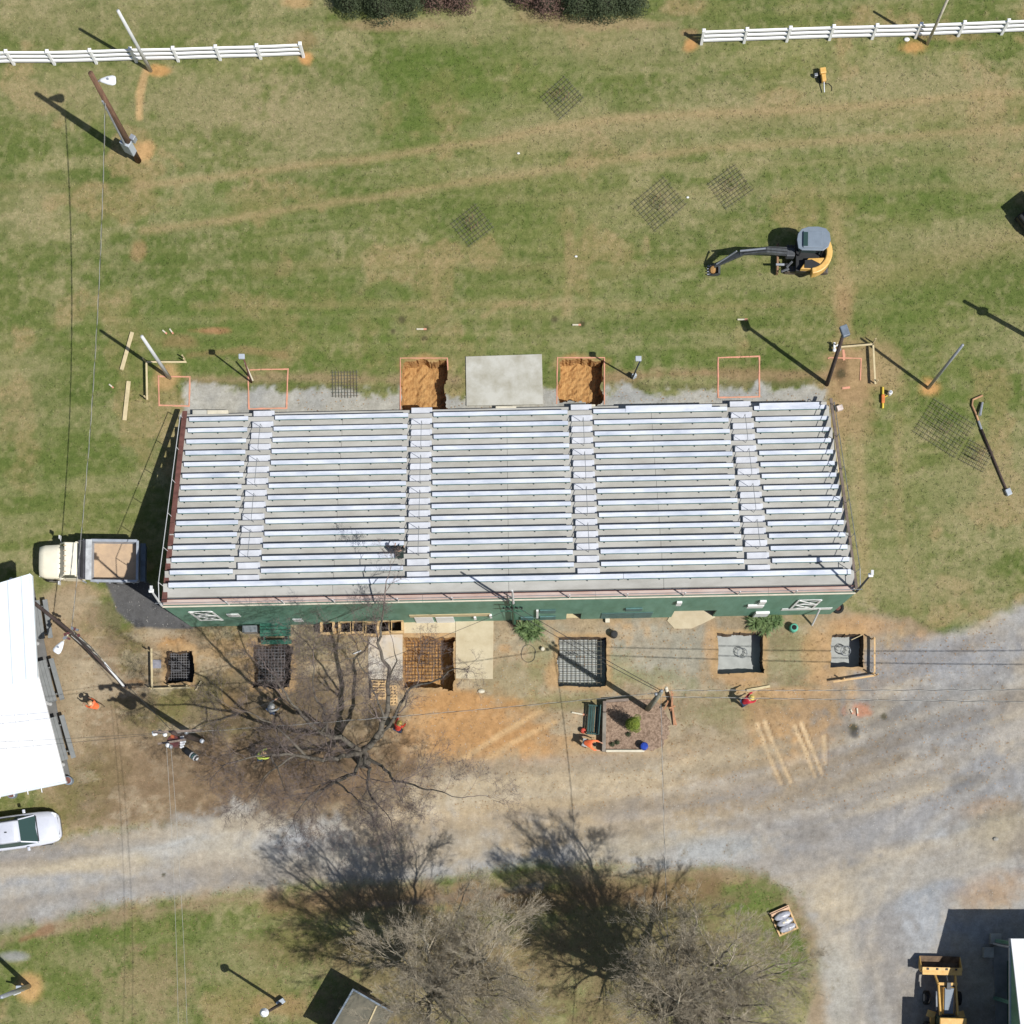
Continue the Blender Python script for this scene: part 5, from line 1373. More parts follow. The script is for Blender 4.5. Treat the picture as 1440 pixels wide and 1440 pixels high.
for i in range(5): MB().box((x0 + .3, yN - .3 - i * 3.4, 1.95), (.18, .18, 3.9)).build('column', M_green, gb)
MB().prism([gl_(*p, 0).to_tuple()[:2] for p in ((1396, 1330), (1440, 1330), (1700, 1330), (1700, 1700), (1402, 1700), (1399, 1402))], 0, .1).build('floor_slab', mat('walk_concrete', (150, 148, 142), .9, var=.1), gb)
MB().box((x0 + 6, yN - 8, 1.9), (10, 13, 3.7)).build('inner_wall', M_greend, gb)
MB().tube([gl_(1397, 1327, 1.2), gl_(1404, 1329, 2.6), gl_(1420, 1332, 4.0)], .06, 8).build('downpipe', M_gpole, gb)
for k, (x, y, s_) in enumerate(((1398, 1320, .62), (1388, 1339, .6))):
    o = MB().box((0, 0, .2), (s_, s_, .4)).build('concrete_block', M_conc2, None, bevel=.03); o.location = W(x, y)
    tag(o, ['square grey block at the corner of the green gabled building', 'square grey block beside the loader bucket and walkway'][k], 'block')
# small shed below the bare tree
sd = thing('small_shed', 'small grey roofed shed under the bare tree at the bottom', 'shed', W(512, 1436), R(-30))
MB().box((0, 0, 1.3), (2.4, 3.0, 2.5)).build('wall', M_grbr, sd)
MB().prism([(-1.3, -1.6), (1.3, -1.6), (1.3, 1.6), (-1.3, 1.6)], 2.55, 2.66).build('roof', mat('mossy_roof', (104, 102, 88), .9, var=.3, scale=1.5, rgb2=(132, 126, 108)), sd, bevel=.05)
MB().prism([(-1.38, -1.65), (-1.28, -1.65), (-1.28, 1.68), (-1.38, 1.68)], 2.58, 2.72).prism([(-1.28, 1.58), (1.36, 1.58), (1.36, 1.68), (-1.28, 1.68)], 2.58, 2.72).build('roof_edge', M_bgrey, sd)
MB().bar((.3, 1.5, 2.7), (.6, -1.5, 2.7), .08, .05).build('roof_batten', M_wood, sd)
# ---------------------------------------------------------------- small things on the site
M_teal2 = mat('green_bench_paint', (58, 122, 100), .6, var=.15, scale=3)
o = thing('picnic_table', 'green slatted picnic table against the green wall above the hidden pit', 'table', W(390, 888), R(1))
for j in range(4): MB().box((0, -.3 + .2 * j, .74), (1.8, .17, .04)).build('table_board', M_teal2, o)
for s_ in (-1, 1): MB().box((0, s_ * .68, .44), (1.8, .26, .04)).build('bench_board', M_teal2, o)
for x in (-.7, .7): MB().bar((x, -.75, .38), (x, .75, .38), .06, .08).bar((x, -.2, .72), (x, -.5, 0), .06, .08).bar((x, .2, .72), (x, .5, 0), .06, .08).build('leg_frame', M_teal2, o)
o = thing('green_bench', 'dark green slatted bench left of the planting bed', 'bench', W(832, 1013), R(86))
M_dg = mat('dark_green_slats', (46, 84, 80), .6, var=.2)
for j in range(4): MB().box((0, -.24 + .14 * j, .45), (1.75, .11, .035)).build('seat_slat', M_dg, o)
for j in range(3): MB().box((0, -.36 - .04 * j, .58 + .14 * j), (1.75, .03, .11)).build('back_slat', M_teal, o)
for x in (-.82, .82): MB().bar((x, -.3, 0), (x, -.45, .95), .06, .05).bar((x, .22, 0), (x, .22, .62), .05, .05).bar((x, -.35, .62), (x, .26, .62), .08, .04).build('side_frame', M_dg, o)
# plywood column forms along the wall
def form(label, x, y, s_, h, rz=0, mm=M_ply):
    o = thing('plywood_form', label, 'crate', W(x, y), rz, 'plywood forms standing along the green wall')
    a = MB().box((0, 0, h / 2), (s_, .05, h)).build('side_panel', mm, o); a.location = (0, s_ / 2, 0)
    inst(a, o, (0, -s_ / 2, 0)); inst(a, o, (s_ / 2, 0, 0), (0, 0, R(90)), (.93, 1, 1)); inst(a, o, (-s_ / 2, 0, 0), (0, 0, R(90)), (.93, 1, 1))
    for k, (px_, py_, lx, ly_) in enumerate(((0, s_ / 2, s_ + .1, .14), (0, -s_ / 2, s_ + .1, .14), (s_ / 2, 0, .14, s_ - .18), (-s_ / 2, 0, .14, s_ - .18))):
        MB().box((px_, py_, h + .03), (lx, ly_, .06)).build('top_batten', mm, o)
    MB().box((0, 0, .05), (s_, s_, .05)).build('shade_sheet', M_dark, o)  # shade inside the hollow form, put in as a near-black sheet
    return o
form('leftmost plywood form, standing apart near the green picnic table', 463, 885, .72, .8)
form('second plywood form from the left along the green wall', 488, 885, .70, .8)
form('third plywood form from the left along the green wall', 505.5, 884.5, .68, .8, .04)
form('fourth plywood form, left of the tree limb crossing the wall', 524, 887, .72, .8, -.03)
form('fifth plywood form, behind the tree limb at the wall', 542, 884, .70, .85)
form('rightmost plywood form next to the cream apron', 559.5, 883.5, .70, .85, .02)
o = MB().box((0, 0, .3), (.5, .3, .6)).build('plywood_offcut', M_ply); o.location = W(475, 889); tag(o, 'plywood offcut leaning on the right of the leftmost form', 'board')
def pallet(parent, wx, wy, z=0.0):
    for y in (-wy / 2 + .05, 0, wy / 2 - .05): MB().box((0, y, z + .05), (wx, .09, .1)).build('bearer', M_ply, parent)
    n = 7
    for i in range(n): MB().box((-wx / 2 + .06 + (wx - .12) * i / (n - 1), 0, z + .115), (.10, wy, .02)).build('deck_board', M_ply, parent)
o = thing('wooden_pallet', 'wooden pallets and timber lying left of the tree limb below the patchy pad', 'pallet', W(533, 970), R(90))
pallet(o, 1.2, 1.0); pallet(o, 1.1, .9, .15)
o = thing('wooden_pallet', 'pallet of timber at the right foot of the bare tree trunk', 'pallet', W(553, 978), R(92))
pallet(o, 1.2, .5)
o = thing('bag_pallet', 'pallet of plastic wrapped bags on the grass beside the gravel road', 'pallet', W(1102, 1295), R(24))
pallet(o, 1.25, 1.5)
M_wrap = mat('plastic_wrap', (196, 200, 210), .25, var=.25, scale=5, bump=.6, bscale=7, rgb2=(150, 150, 160))
for j in range(2):
    for i in range(3):
        MB().ball((0, 0, 0), .3, 10, 6, (1.75, .75, .42)).build('bag', M_wrap, o, smooth=True).location = (0, -.42 + .38 * i, .26 + .2 * j)
MB().box((0, .66, .22), (1.2, .22, .10)).box((0, .60, .32), (1.15, .16, .06)).build('cardboard', mat('peach_board', (238, 196, 158), .8), o)
MB().box((-.1, -.05, .58), (.16, .12, .03)).box((.15, .0, .58), (.14, .12, .03)).build('label_sheet', M_cream, o)
# planting bed
M_mulch = mat('mulch', (176, 150, 128), .95, var=.35, scale=7, bump=1, bscale=12, rgb2=(112, 90, 72))
bd = thing('planting_bed', 'mulched planting bed edged with grey timbers', 'planter', W(895, 1022))
BL = bd.location
bedpts = [(851, 988), (875, 985), (900, 984)]
for k in range(40):
    a = -math.pi / 2 + math.pi * k / 39; q_ = 1 + rnd.uniform(-.14, .10)
    bedpts.append((912 + 30 * math.cos(a) * q_, 1020 + 36 * math.sin(a) * (1 + rnd.uniform(-.05, .03))))
bedpts += [(900, 1057), (851, 1055)]
mm_ = MB().prism([(W(*p) - BL).to_tuple()[:2] for p in bedpts], -.1, .06)
mm_.build('mulch', M_mulch, bd)
MB().bar(W(850, 1002, .45) - BL, W(849, 1057, .45) - BL, .22, .3).bar(W(850, 1002, .15) - BL, W(849, 1057, .15) - BL, .2, .28).build('edge_timber', mat('weathered_timber', (150, 142, 130), .9, var=.15), bd, bevel=.02)
MB().bar(W(852, 1056, .15) - BL, W(906, 1056, .15) - BL, .14, .2).build('edge_timber', M_cream, bd, bevel=.02)
MB().bar(W(852, 986, .35) - BL, W(884, 984, .35) - BL, .16, .3).build('edge_timber', M_grbr, bd, bevel=.02)
MB().bar(W(850, 986, .4) - BL, W(850, 1001, .4) - BL, .2, .4).build('edge_timber', M_grbr, bd, bevel=.02)
# leafy shapes
def leafmat(name, rgb, rgb2): return mat(name, rgb, .75, var=.3, scale=5, rgb2=rgb2, k=.7)
def foliage(n, fn, size, seed, flat=.5):
    """n small leaf faces; fn gives a point and its outward direction"""
    r = random.Random(seed); mb = MB()
    for _ in range(n):
        p, nn = fn(r)
        nn = (nn + Vector((r.uniform(-1, 1), r.uniform(-1, 1), r.uniform(-1, 1))) * .8).normalized()
        t = nn.orthogonal().normalized(); b = nn.cross(t); a = r.uniform(0, 6.3)
        t, b = t * math.cos(a) + b * math.sin(a), b * math.cos(a) - t * math.sin(a)
        s_ = size * r.uniform(.6, 1.3)
        i = len(mb.v)
        mb.v += [tuple(p - t * s_ - b * s_ * flat), tuple(p + t * s_ - b * s_ * flat * .3), tuple(p + t * s_ * .2 + b * s_ * flat)]
        mb.f.append((i, i + 1, i + 2))
    return mb
def shrub(label, x, y, r_, h, m_, n, size, seed, cat='shrub', group=None, name='shrub', core=None):
    o = thing(name, label, cat, W(x, y), 0, group)
    lob = [(random.Random(seed + k).uniform(-.75, .75) * r_, random.Random(seed + k + 50).uniform(-.75, .75) * r_, random.Random(seed + k + 90).uniform(.35, .75) * h) for k in range(7)]
    def fn(r):
        if r.random() < .45:
            c_ = Vector(r.choice(lob)); d = Vector((r.gauss(0, 1), r.gauss(0, 1), r.gauss(0, 1))).normalized()
            return c_ + Vector((d.x * r_ * .55, d.y * r_ * .55, d.z * h * .28)) * r.uniform(.8, 1.05), d
        d = Vector((r.gauss(0, 1), r.gauss(0, 1), abs(r.gauss(0, 1)) * .9)).normalized()
        k = r.uniform(.72, 1.03)
        return Vector((d.x * r_ * k, d.y * r_ * k, h * .12 + d.z * h * .85 * k)), d
    foliage(n, fn, size, seed).build('foliage', m_, o, recalc=False)
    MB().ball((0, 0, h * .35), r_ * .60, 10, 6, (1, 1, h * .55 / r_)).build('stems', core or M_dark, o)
    return o
mg1 = leafmat('dark_evergreen', (84, 98, 62), (54, 66, 42)); mg2 = leafmat('bright_conifer', (150, 166, 48), (84, 110, 36)); mrd = leafmat('brown_twiggy', (136, 106, 92), (92, 68, 62))
for k, (x, y, r_, h, m_) in enumerate(((495, 12, .9, 2.6, mg1), (540, 18, 1.15, 3.2, mg1), (575, 12, .9, 2.4, mg1), (612, 4, .95, 1.9, mrd), (645, 6, .9, 1.9, mrd), (735, -2, .9, 1.8, mrd), (770, 8, 1.1, 2.0, mrd), (812, 12, 1.1, 2.6, mg1), (848, 14, 1.1, 2.6, mg1), (884, 8, 1.0, 2.4, mg1))):
    lab = ['leftmost evergreen bush at the top edge', 'largest evergreen bush at the top edge, second from left', 'small evergreen bush right of the largest one', 'brown leafless bush right of the left evergreens', 'second brown leafless bush at the top edge', 'brown bush left of the right evergreens', 'brown bush touching the right evergreens', 'left one of the right group of evergreen bushes', 'middle one of the right group of evergreen bushes', 'right one of the right group of evergreen bushes'][k]
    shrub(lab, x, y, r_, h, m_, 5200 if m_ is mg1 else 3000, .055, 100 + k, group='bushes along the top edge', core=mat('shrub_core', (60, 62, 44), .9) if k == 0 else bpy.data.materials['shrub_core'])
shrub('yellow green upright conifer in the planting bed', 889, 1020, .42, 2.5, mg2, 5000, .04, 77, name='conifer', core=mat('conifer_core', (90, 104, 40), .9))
for k, (x, y) in enumerate(((884, 1033), (868, 1044), (861, 1047))):
    shrub(['small green plant in the middle of the planting bed', 'small green plant low left in the planting bed', 'lowest small green plant at the grey timber'][k], x, y, .16, .3, mg1, 300, .03, 200 + k, name='small_plant', core=bpy.data.materials['shrub_core'])
M_yuc = mat('yucca_blade', (120, 142, 84), .6, var=.3, scale=2, rgb2=(74, 104, 56), k=.8)
def yucca(label, x, y, spots, seed):
    o = thing('yucca_clump', label, 'plant', W(x, y)); r = random.Random(seed)
    for (dx, dy, sc) in spots:
        mb = MB()
        for k in range(110):
            an = r.uniform(0, 6.3); el_ = r.uniform(.15, 1.35); L = r.uniform(.45, .8) * sc; wd = .022
            d = Vector((math.cos(an) * math.cos(el_), math.sin(an) * math.cos(el_), math.sin(el_)))
            s_ = Vector((-math.sin(an), math.cos(an), 0)) * wd
            b0 = Vector((dx, dy, .08)); p1_ = b0 + d * L * .6; p2_ = p1_ + (d + Vector((0, 0, -.75))).normalized() * L * .45
            mb.add([b0 - s_, b0 + s_, p1_ + s_, p1_ - s_, p2_], [(0, 1, 2, 3), (3, 2, 4)])
        mb.build('rosette', M_yuc, o, recalc=False)
    return o
yucca('spiky green yucca clump under the mast at the green wall', 745, 886, ((-.45, .05, 1), (0, .1, 1.1), (.4, -.1, 1), (-.1, -.35, .9), (.3, .3, .9)), 5)
yucca('spiky green yucca clump below the white electric box', 1073, 877, ((-.5, 0, 1), (0, .05, 1.1), (.5, 0, 1.05), (.1, -.35, .9), (-.3, .25, .9), (.8, .1, .8)), 6)
shrub('low reddish dry plant beside the mast yucca', 724, 877, .28, .4, mrd, 500, .03, 301, name='dry_plant', core=bpy.data.materials['shrub_core'])
# blue tarp ball, tanks, cans
def drum(label, x, y, r_, h, m_, name, cat, lid=None, lay=None):
    o = thing(name, label, cat, W(x, y))
    b = MB()
    b.tube([(0, 0, .0), (0, 0, h * .1), (0, 0, h * .85), (0, 0, h)], [r_ * .9, r_, r_, r_ * .8], 16)
    b.build('shell', m_, o, smooth=False, bevel=.01)
    MB().cyl((0, 0, h + .01), r_ * .55, .05, 12).build('lid', lid or m_, o)
    return o
drum('bright blue barrel at the lower edge of the planting bed', 905, 1050, .24, .6, mat('blue_plastic', (20, 72, 190), .4), 'blue_barrel', 'barrel')
drum('turquoise gas bottle on the grass below the right barn frame', 1115, 884, .26, .5, mat('turquoise_paint', (92, 190, 160), .5), 'gas_bottle', 'gas bottle', M_dark)
drum('black waste bin between the concrete pit and entrance', 863, 893, .22, .5, M_black, 'waste_bin', 'bin')
drum('white bucket right of the yellow power tool', 1250.5, 554, .13, .4, M_white, 'bucket', 'bucket', M_gpole)
drum('small red fuel can beside the green bench', 820, 1028, .16, .35, mat('red_plastic', (206, 74, 52), .5), 'fuel_can', 'can')
drum('pale bucket left of the rebar pit near the cable loop', 763, 913, .12, .25, M_cream, 'bucket', 'bucket')
drum('black and white striped gas cylinder below the transformers', 268, 1059, .0001 + .2, .9, M_black, 'gas_cylinder', 'cylinder', M_white)
cylc = [x for x in bpy.data.objects if x.name.startswith('gas_cylinder')][0]; cylc.rotation_euler = (0, R(78), R(-36)); cylc.location = W(261, 1055, .2)
for z_, m_ in ((.5, M_pipew), (.65, M_teal), (.78, M_pipew)): MB().cyl((0, 0, z_), .205, .08, 16).build('band', m_, cylc)
o = thing('old_tyre', 'round dark tyre lying at the right corner of the green wall', 'tyre', W(1178, 855, .0))
MB().tube([(.26 * math.cos(k * math.pi / 10), .26 * math.sin(k * math.pi / 10), .1) for k in range(21)], .1, 8).build('tread', M_tyre, o); MB().cyl((0, 0, .08), .2, .06, 14).build('hub', M_redbr, o)
o = thing('cable_loop', 'loop of black cable lying on the dirt below the yucca', 'cable', W(743, 919))
MB().tube([(.42 * math.cos(k * math.pi / 12) * (1 + .06 * math.sin(k)), .52 * math.sin(k * math.pi / 12), .03) for k in range(26)], .014, 5).build('coil', M_wire, o)
o = thing('sign_post', 'white post leaning out in front of the right end of the green wall', 'post', W(1142, 879))
MB().tube([(0, 0, 0), W(1153, 856, 2.3) - o.location], .06, 8).build('post', M_pipew, o)
o = thing('paper_block', 'small white block at the foot of the green wall near the bin', 'block', W(854, 873)); MB().box((0, 0, .12), (.26, .26, .24)).build('body', M_cream, o, bevel=.02)
o = thing('wood_scraps', 'reddish timber offcuts leaning together right of the planting bed', 'timber', W(941, 995))
for k, (a, b) in enumerate((((939, 970), (951, 1020)), ((944, 972), (948, 1020)), ((934, 998), (940, 985)), ((941, 996), (949, 993)), ((946, 975), (944, 1000)))):
    MB().bar(W(*a, .25 + .1 * k) - o.location, W(*b, .1) - o.location, .09, .06).build('offcut', mat('red_timber', (196, 142, 104), .8) if k == 0 else bpy.data.materials['red_timber'], o)
o = thing('white_stone', 'pale bag of rubbish right of the cream pad', 'bag', W(677, 972)); MB().ball((0, 0, .05), .22, 9, 5, (1, .6, .4)).build('bag', M_cream, o, smooth=True)
o = thing('folding_stake', 'white and red survey rod leaning left of the bare tree', 'rod', W(497, 920)); MB().bar((0, 0, .1), W(508, 915, .1) - o.location + Vector((0, 0, .0)), .06, .04).build('rod', M_pipew, o)
# yellow power tool by the pits
o = thing('ground_auger', 'yellow and orange auger lying on the grass beside the white bucket', 'tool', W(1241, 560))
MB().tube([(0, .62, .1), (0, -.62, .1)], .07, 8).build('shaft', mat('tool_yellow', (236, 206, 60), .5), o)
MB().box((0, -.08, .14), (.2, .5, .2)).build('motor', mat('tool_orange', (240, 140, 60), .5), o, bevel=.04)
MB().tube([(.02, .0, .15), (.28, .12, .12)], .03, 6).build('handle', bpy.data.materials['tool_yellow'], o)
# air compressor / tamper near the right fence
o = thing('plate_compactor', 'yellow engine driven compactor with a hose on the upper right lawn', 'machine', W(1156, 112), R(8))
MB().box((0, .28, .45), (.36, .34, .3)).build('engine', M_yel, o, bevel=.04); MB().box((0, -.12, .4), (.26, .42, .3)).build('body', M_yel, o, bevel=.05)
MB().tube([(0, -.3, .4), (-.02, -.85, .2)], .035, 6).build('shaft', M_gpole, o); MB().box((-.38, .2, .2), (.2, .16, .3)).build('battery', M_pipe, o, bevel=.02)
MB().box((0, .1, .1), (.4, .7, .12)).build('base_plate', M_black, o, bevel=.03)
MB().tube([(.1, -.3, .1), (.35, -.3, .04), (.5, -.5, .03), (.48, -.75, .03)], .02, 5).build('hose', M_hose, o)
for k, (x, y, lab) in enumerate(((729, 216, 'white marker on the upper lawn near the wheel tracks'), (810, 361, 'white marker on the lawn above the right clay pit'), (967, 278, 'white marker beside the largest rebar mat'), (1275, 56, 'white block on orange soil under the right fence'), (1400, 1180, 'small grey stone in the gravel yard'))):
    o = MB().ball((0, 0, .04), .09 if k < 3 else .18, 8, 5, (1, .7, .6)).build('marker', M_white if k < 4 else M_conc2); o.location = W(x, y); tag(o, lab, 'marker')
o = thing('white_sheet', 'small white sheet standing on the grass at the right front corner', 'board', W(1180, 575)); MB().box((0, 0, .15), (.35, .3, .3), rz=.3).build('body', mat('pink_white', (230, 214, 204), .7), o, bevel=.02)
o = thing('white_valve', 'white valve fitting at the left end of the corner batter board', 'fitting', W(1172, 491)); MB().box((0, .1, .3), (.12, .4, .12)).ball((0, -.15, .3), .12, 8, 5).box((.15, .12, .3), (.3, .12, .1)).build('body', M_white, o, bevel=.02)
o = thing('steel_plate', 'flat grey plate lying inside the leftmost pit boards', 'plate', W(221, 934)); MB().box((0, 0, .05), (.5, .5, .05)).build('plate', mat('grey_plate', (150, 150, 160), .6), o)
# ---------------------------------------------------------------- people
M_skin = mat('skin', (206, 158, 128), .6, var=.05)
def skinned(name, pts, edges, rad, m_, parent, root=0, sub=1):
    me = bpy.data.meshes.new(name); me.from_pydata([tuple(p) for p in pts], edges, [])
    me.materials.append(m_)
    o = bpy.data.objects.new(name, me); COL.objects.link(o); o.parent = parent
    s_ = o.modifiers.new('skin', 'SKIN'); s_.use_smooth_shade = True
    for i, r_ in enumerate(rad):
        v = me.skin_vertices[0].data[i]; v.radius = (r_, r_); v.use_root = (i == root)
    b = o.modifiers.new('sub', 'SUBSURF'); b.levels = sub; b.render_levels = sub
    return o
def person(label, x, y, rz, shirt, pants, hat, bend=.25, arms=.7, z=0.0, vest=None, sit=False):
    P_ = thing('person', label, 'person', W(x, y, z), R(rz))
    hip = Vector((0, 0, .68 if sit else .93))
    def up(t, dx=0, dy=0): return hip + Vector((math.sin(bend) * t + dx * math.cos(bend), dy, math.cos(bend) * t - dx * math.sin(bend)))
    J = {'pel': hip, 'wa': up(.18), 'ch': up(.40), 'nk': up(.56), 'hb': up(.63, .02), 'hc': up(.72, .03), 'ht': up(.80, .02)}
    pts = []; E = []; rd = []
    def add(p, r_, par=None):
        pts.append(Vector(p)); rd.append(r_)
        if par is not None: E.append((par, len(pts) - 1))
        return len(pts) - 1
    pe = add(J['pel'], .14); wa = add(J['wa'], .13, pe); ch = add(J['ch'], .15, wa); nk = add(J['nk'], .06, ch); hb = add(J['hb'], .075, nk); hc = add(J['hc'], .10, hb); add(J['ht'], .08, hc)
    arm = []
    for s_ in (-1, 1):
        th = add(hip + Vector((0, s_ * .10, -.06)), .095, pe); kn_ = add(hip + (Vector((.42, s_ * .13, -.04)) if sit else Vector((.06 * (1 + s_ * .8), s_ * .14, -.46))), .065, th)
        ax_ = .46 if sit else .02 + .08 * s_
        an = add(Vector((ax_, s_ * .15, .09)), .045, kn_); add(Vector((ax_ + .16, s_ * .17, .04)), .04, an)
        sh = add(up(.48, 0, s_ * .19), .06, ch); a_ = arms + s_ * .12
        el__ = add(pts[sh] + Vector((math.sin(a_) * .27, s_ * .08, -math.cos(a_) * .27)), .045, sh)
        wr_ = add(pts[el__] + Vector((math.sin(a_ + .5) * .25, -s_ * .03, -math.cos(a_ + .5) * .25)), .032, el__)
        d = (pts[wr_] - pts[el__]).normalized()
        pm_ = add(pts[wr_] + d * .07, .030, wr_); arm.append((sh, el__, wr_))
        for f_ in range(4):
            k1 = add(pts[pm_] + d * .035 + Vector((0, (f_ - 1.5) * .02, 0)), .009, pm_)
            k2 = add(pts[k1] + d * (.035 + .006 * (1.5 - abs(f_ - 1.5))) + Vector((0, 0, -.01)), .008, k1); add(pts[k2] + d * .02 + Vector((0, 0, -.02)), .007, k2)
        t1_ = add(pts[wr_] + d * .03 + Vector((.03, -s_ * .03, 0)), .011, wr_); add(pts[t1_] + d * .03 + Vector((.01, -s_ * .01, 0)), .009, t1_)
    body = skinned('body', pts, E, rd, M_skin, P_)
    # clothing follows the same joints
    sp = [pts[pe] + Vector((0, 0, .02)), pts[wa], pts[ch], pts[nk] - (pts[nk] - pts[ch]) * .25]; se = [(0, 1), (1, 2), (2, 3)]; sr = [.165, .155, .18, .10]
    for (sh, e_, w_) in arm:
        i = len(sp); sp += [pts[sh], pts[e_], pts[e_].lerp(pts[w_], .75)]; se += [(2, i), (i, i + 1), (i + 1, i + 2)]; sr += [.08, .062, .05]
    skinned('jacket', sp, se, sr, shirt, P_, 1)
    tp_ = [hip]; te = []; tr = [.168]
    for s_ in (-1, 1):
        i = len(tp_); tp_ += [hip + Vector((0, s_ * .10, -.06)), hip + (Vector((.42, s_ * .13, -.04)) if sit else Vector((.06 * (1 + s_ * .8), s_ * .14, -.46))), Vector((.46 if sit else .02 + .08 * s_, s_ * .15, .12))]; te += [(0, i), (i, i + 1), (i + 1, i + 2)]; tr += [.115, .085, .075]
    skinned('trousers', tp_, te, tr, pants, P_, 0)
    for s_ in (-1, 1): MB().ball(((.52 if sit else .10 + .08 * s_), s_ * .16, .05), .1, 8, 5, (1.5, .6, .55)).build('boot', M_dark, P_, smooth=True)
    if hat:
        hcv = J['hc'] + Vector((0, 0, .03))
        h_ = MB().ball((0, 0, 0), .135, 14, 7, (1.1, .92, .85), 0).cyl((.03, 0, .0), .165, .02, 16).build('hard_hat', hat, P_, smooth=True); h_.location = hcv; h_.rotation_euler = (0, bend * .7, 0)
        MB().box((0, 0, .115), (.2, .03, .02)).build('ridge', hat, h_, bevel=.01)
    else: MB().ball(J['hc'] + Vector((-.015, 0, .03)), .112, 12, 6, (1.05, .95, 1.0), -.1).build('hair', M_dark, P_, smooth=True)
    if vest: 
        MB().tube([up(.15), up(.5)], [.20, .19], 12).build('vest_band', vest, P_)
    return P_
mo = mat('hi_vis_orange', (255, 118, 60), .6, var=.06, k=.9); my_ = mat('hi_vis_yellow', (214, 232, 92), .6, var=.06, k=.9); mr = mat('red_shirt', (206, 36, 56), .7, var=.08); mro = mat('orange_red_shirt', (236, 74, 48), .7, var=.06)
jn = mat('blue_jeans', (72, 90, 120), .8, var=.1); kh = mat('khaki_trousers', (150, 132, 102), .8, var=.1); gry = mat('grey_shirt', (206, 208, 206), .7, var=.08); dkc = mat('dark_clothes', (44, 62, 56), .8)
hw_ = mat('white_hat', (240, 240, 236), .4); hy = mat('yellow_hat', (246, 216, 110), .4); hl = mat('peach_hat', (246, 200, 150), .5)
person('worker in an orange vest standing alone on the dirt below the leaning pole', 143, 996, 150, mo, kh, hl, .35, .8, vest=mo)
person('worker in a white hard hat half hidden by the bare tree branches', 384, 1001, 40, gry, jn, hw_, .3, .9)
person('worker in a yellow vest at the lower left of the bare tree', 368, 1066, 20, my_, jn, hl, .5, .9, vest=my_)
person('worker in a red vest and yellow hat right of the tree trunk', 561, 1027, 60, mro, jn, hy, .4, .8, vest=mro)
person('worker in an orange vest bending over near the green bench', 822, 1046, -15, mo, gry, None, .95, .9)
person('worker in a red shirt and yellow hat below the wide cement pit', 1043, 990, 30, mr, jn, hy, .6, 1.0)
pp = person('person in dark clothes sitting on an upper bench of the grandstand beside an aisle', 562, 790, 91, dkc, dkc, None, .3, .5, sit=True)
u_ = loc(562, 790, 6.6).x; sp_ = O + Vector((u_ * ca - ys(12) * sa, u_ * sa + ys(12) * ca, 0))
pp.location = Vector((sp_.x, sp_.y, zt(11) + .01))

# ---------------------------------------------------------------- bare trees
def tubes(segs, n=3):
    """segs: list of (p0, p1, r0, r1) joined in one bare mesh, vectorised"""
    A0 = np.array([s_[0] for s_ in segs], float); A1 = np.array([s_[1] for s_ in segs], float)
    r0 = np.array([s_[2] for s_ in segs])[:, None]; r1 = np.array([s_[3] for s_ in segs])[:, None]
    d = A1 - A0; d /= np.linalg.norm(d, axis=1)[:, None] + 1e-9
    ref = np.where(np.abs(d[:, 2:3]) < .9, np.array([[0, 0, 1.]]), np.array([[1., 0, 0]]))
    u = np.cross(d, ref); u /= np.linalg.norm(u, axis=1)[:, None] + 1e-9; v = np.cross(d, u)
    rings = []
    for P_, r_ in ((A0, r0), (A1, r1)):
        for j in range(n):
            a = 2 * math.pi * j / n; rings.append(P_ + (u * math.cos(a) + v * math.sin(a)) * r_)
    V = np.stack(rings, 1).reshape(-1, 3); m = len(segs)
    base = (np.arange(m) * 2 * n)[:, None]
    F = []
    for j in range(n):
        k = (j + 1) % n
        F.append(base + np.array([[j, k, n + k, n + j]]))
    F = np.stack(F, 1).reshape(-1, 4)
    return V, F
def tube_obj(name, segs, m_, parent, n=3):
    V, F = tubes(segs, n)
    me = bpy.data.meshes.new(name)
    me.vertices.add(len(V)); me.vertices.foreach_set('co', V.ravel().astype(np.float32))
    me.loops.add(F.size); me.loops.foreach_set('vertex_index', F.ravel().astype(np.int32))
    me.polygons.add(len(F)); me.polygons.foreach_set('loop_start', (np.arange(len(F)) * 4).astype(np.int32))
    me.update(calc_edges=True); me.materials.append(m_)
    me.polygons.foreach_set('use_smooth', [True] * len(F))
    o = bpy.data.objects.new(name, me); COL.objects.link(o); o.parent = parent
    return o
def rv(r): return np.array([r.gauss(0, 1), r.gauss(0, 1), r.gauss(0, 1)])
def unit(v): return v / (np.linalg.norm(v) + 1e-9)
def grow(r, p, d, L, rad, lvl, cfg, out, big):
    nseg = max(3, int(L / cfg['seg'][lvl])); step = L / nseg
    cur = p.copy(); d = unit(d); r0 = rad
    nch = cfg['kids'][lvl] if lvl < len(cfg['kids']) else 0
    at = sorted(r.uniform(.18, .98) for _ in range(nch)); ci = 0
    dest = big if lvl == 0 else out
    for i in range(nseg):
        d = unit(d + rv(r) * cfg['wig'][lvl] + np.array([0, 0, cfg['up'][lvl]]))
        nx_ = cur + d * step; r1 = rad * (1 - .82 * (i + 1) / nseg)
        dest.append((cur, nx_, r0, max(r1, .004)))
        while ci < nch and at[ci] <= (i + 1) / nseg:
            t = at[ci]; ci += 1
            a = unit(np.cross(d, rv(r))); sp = cfg['spread'][lvl] * r.uniform(.7, 1.3)
            cd = unit(d * math.cos(sp) + a * math.sin(sp))
            if cd[2] < -.2: cd[2] *= .2
            grow(r, nx_, cd, L * cfg['len'][lvl] * r.uniform(.6, 1.2) * (1.15 - .55 * t), max(r1 * .62, .006), lvl + 1, cfg, out, big)
        cur = nx_; r0 = r1
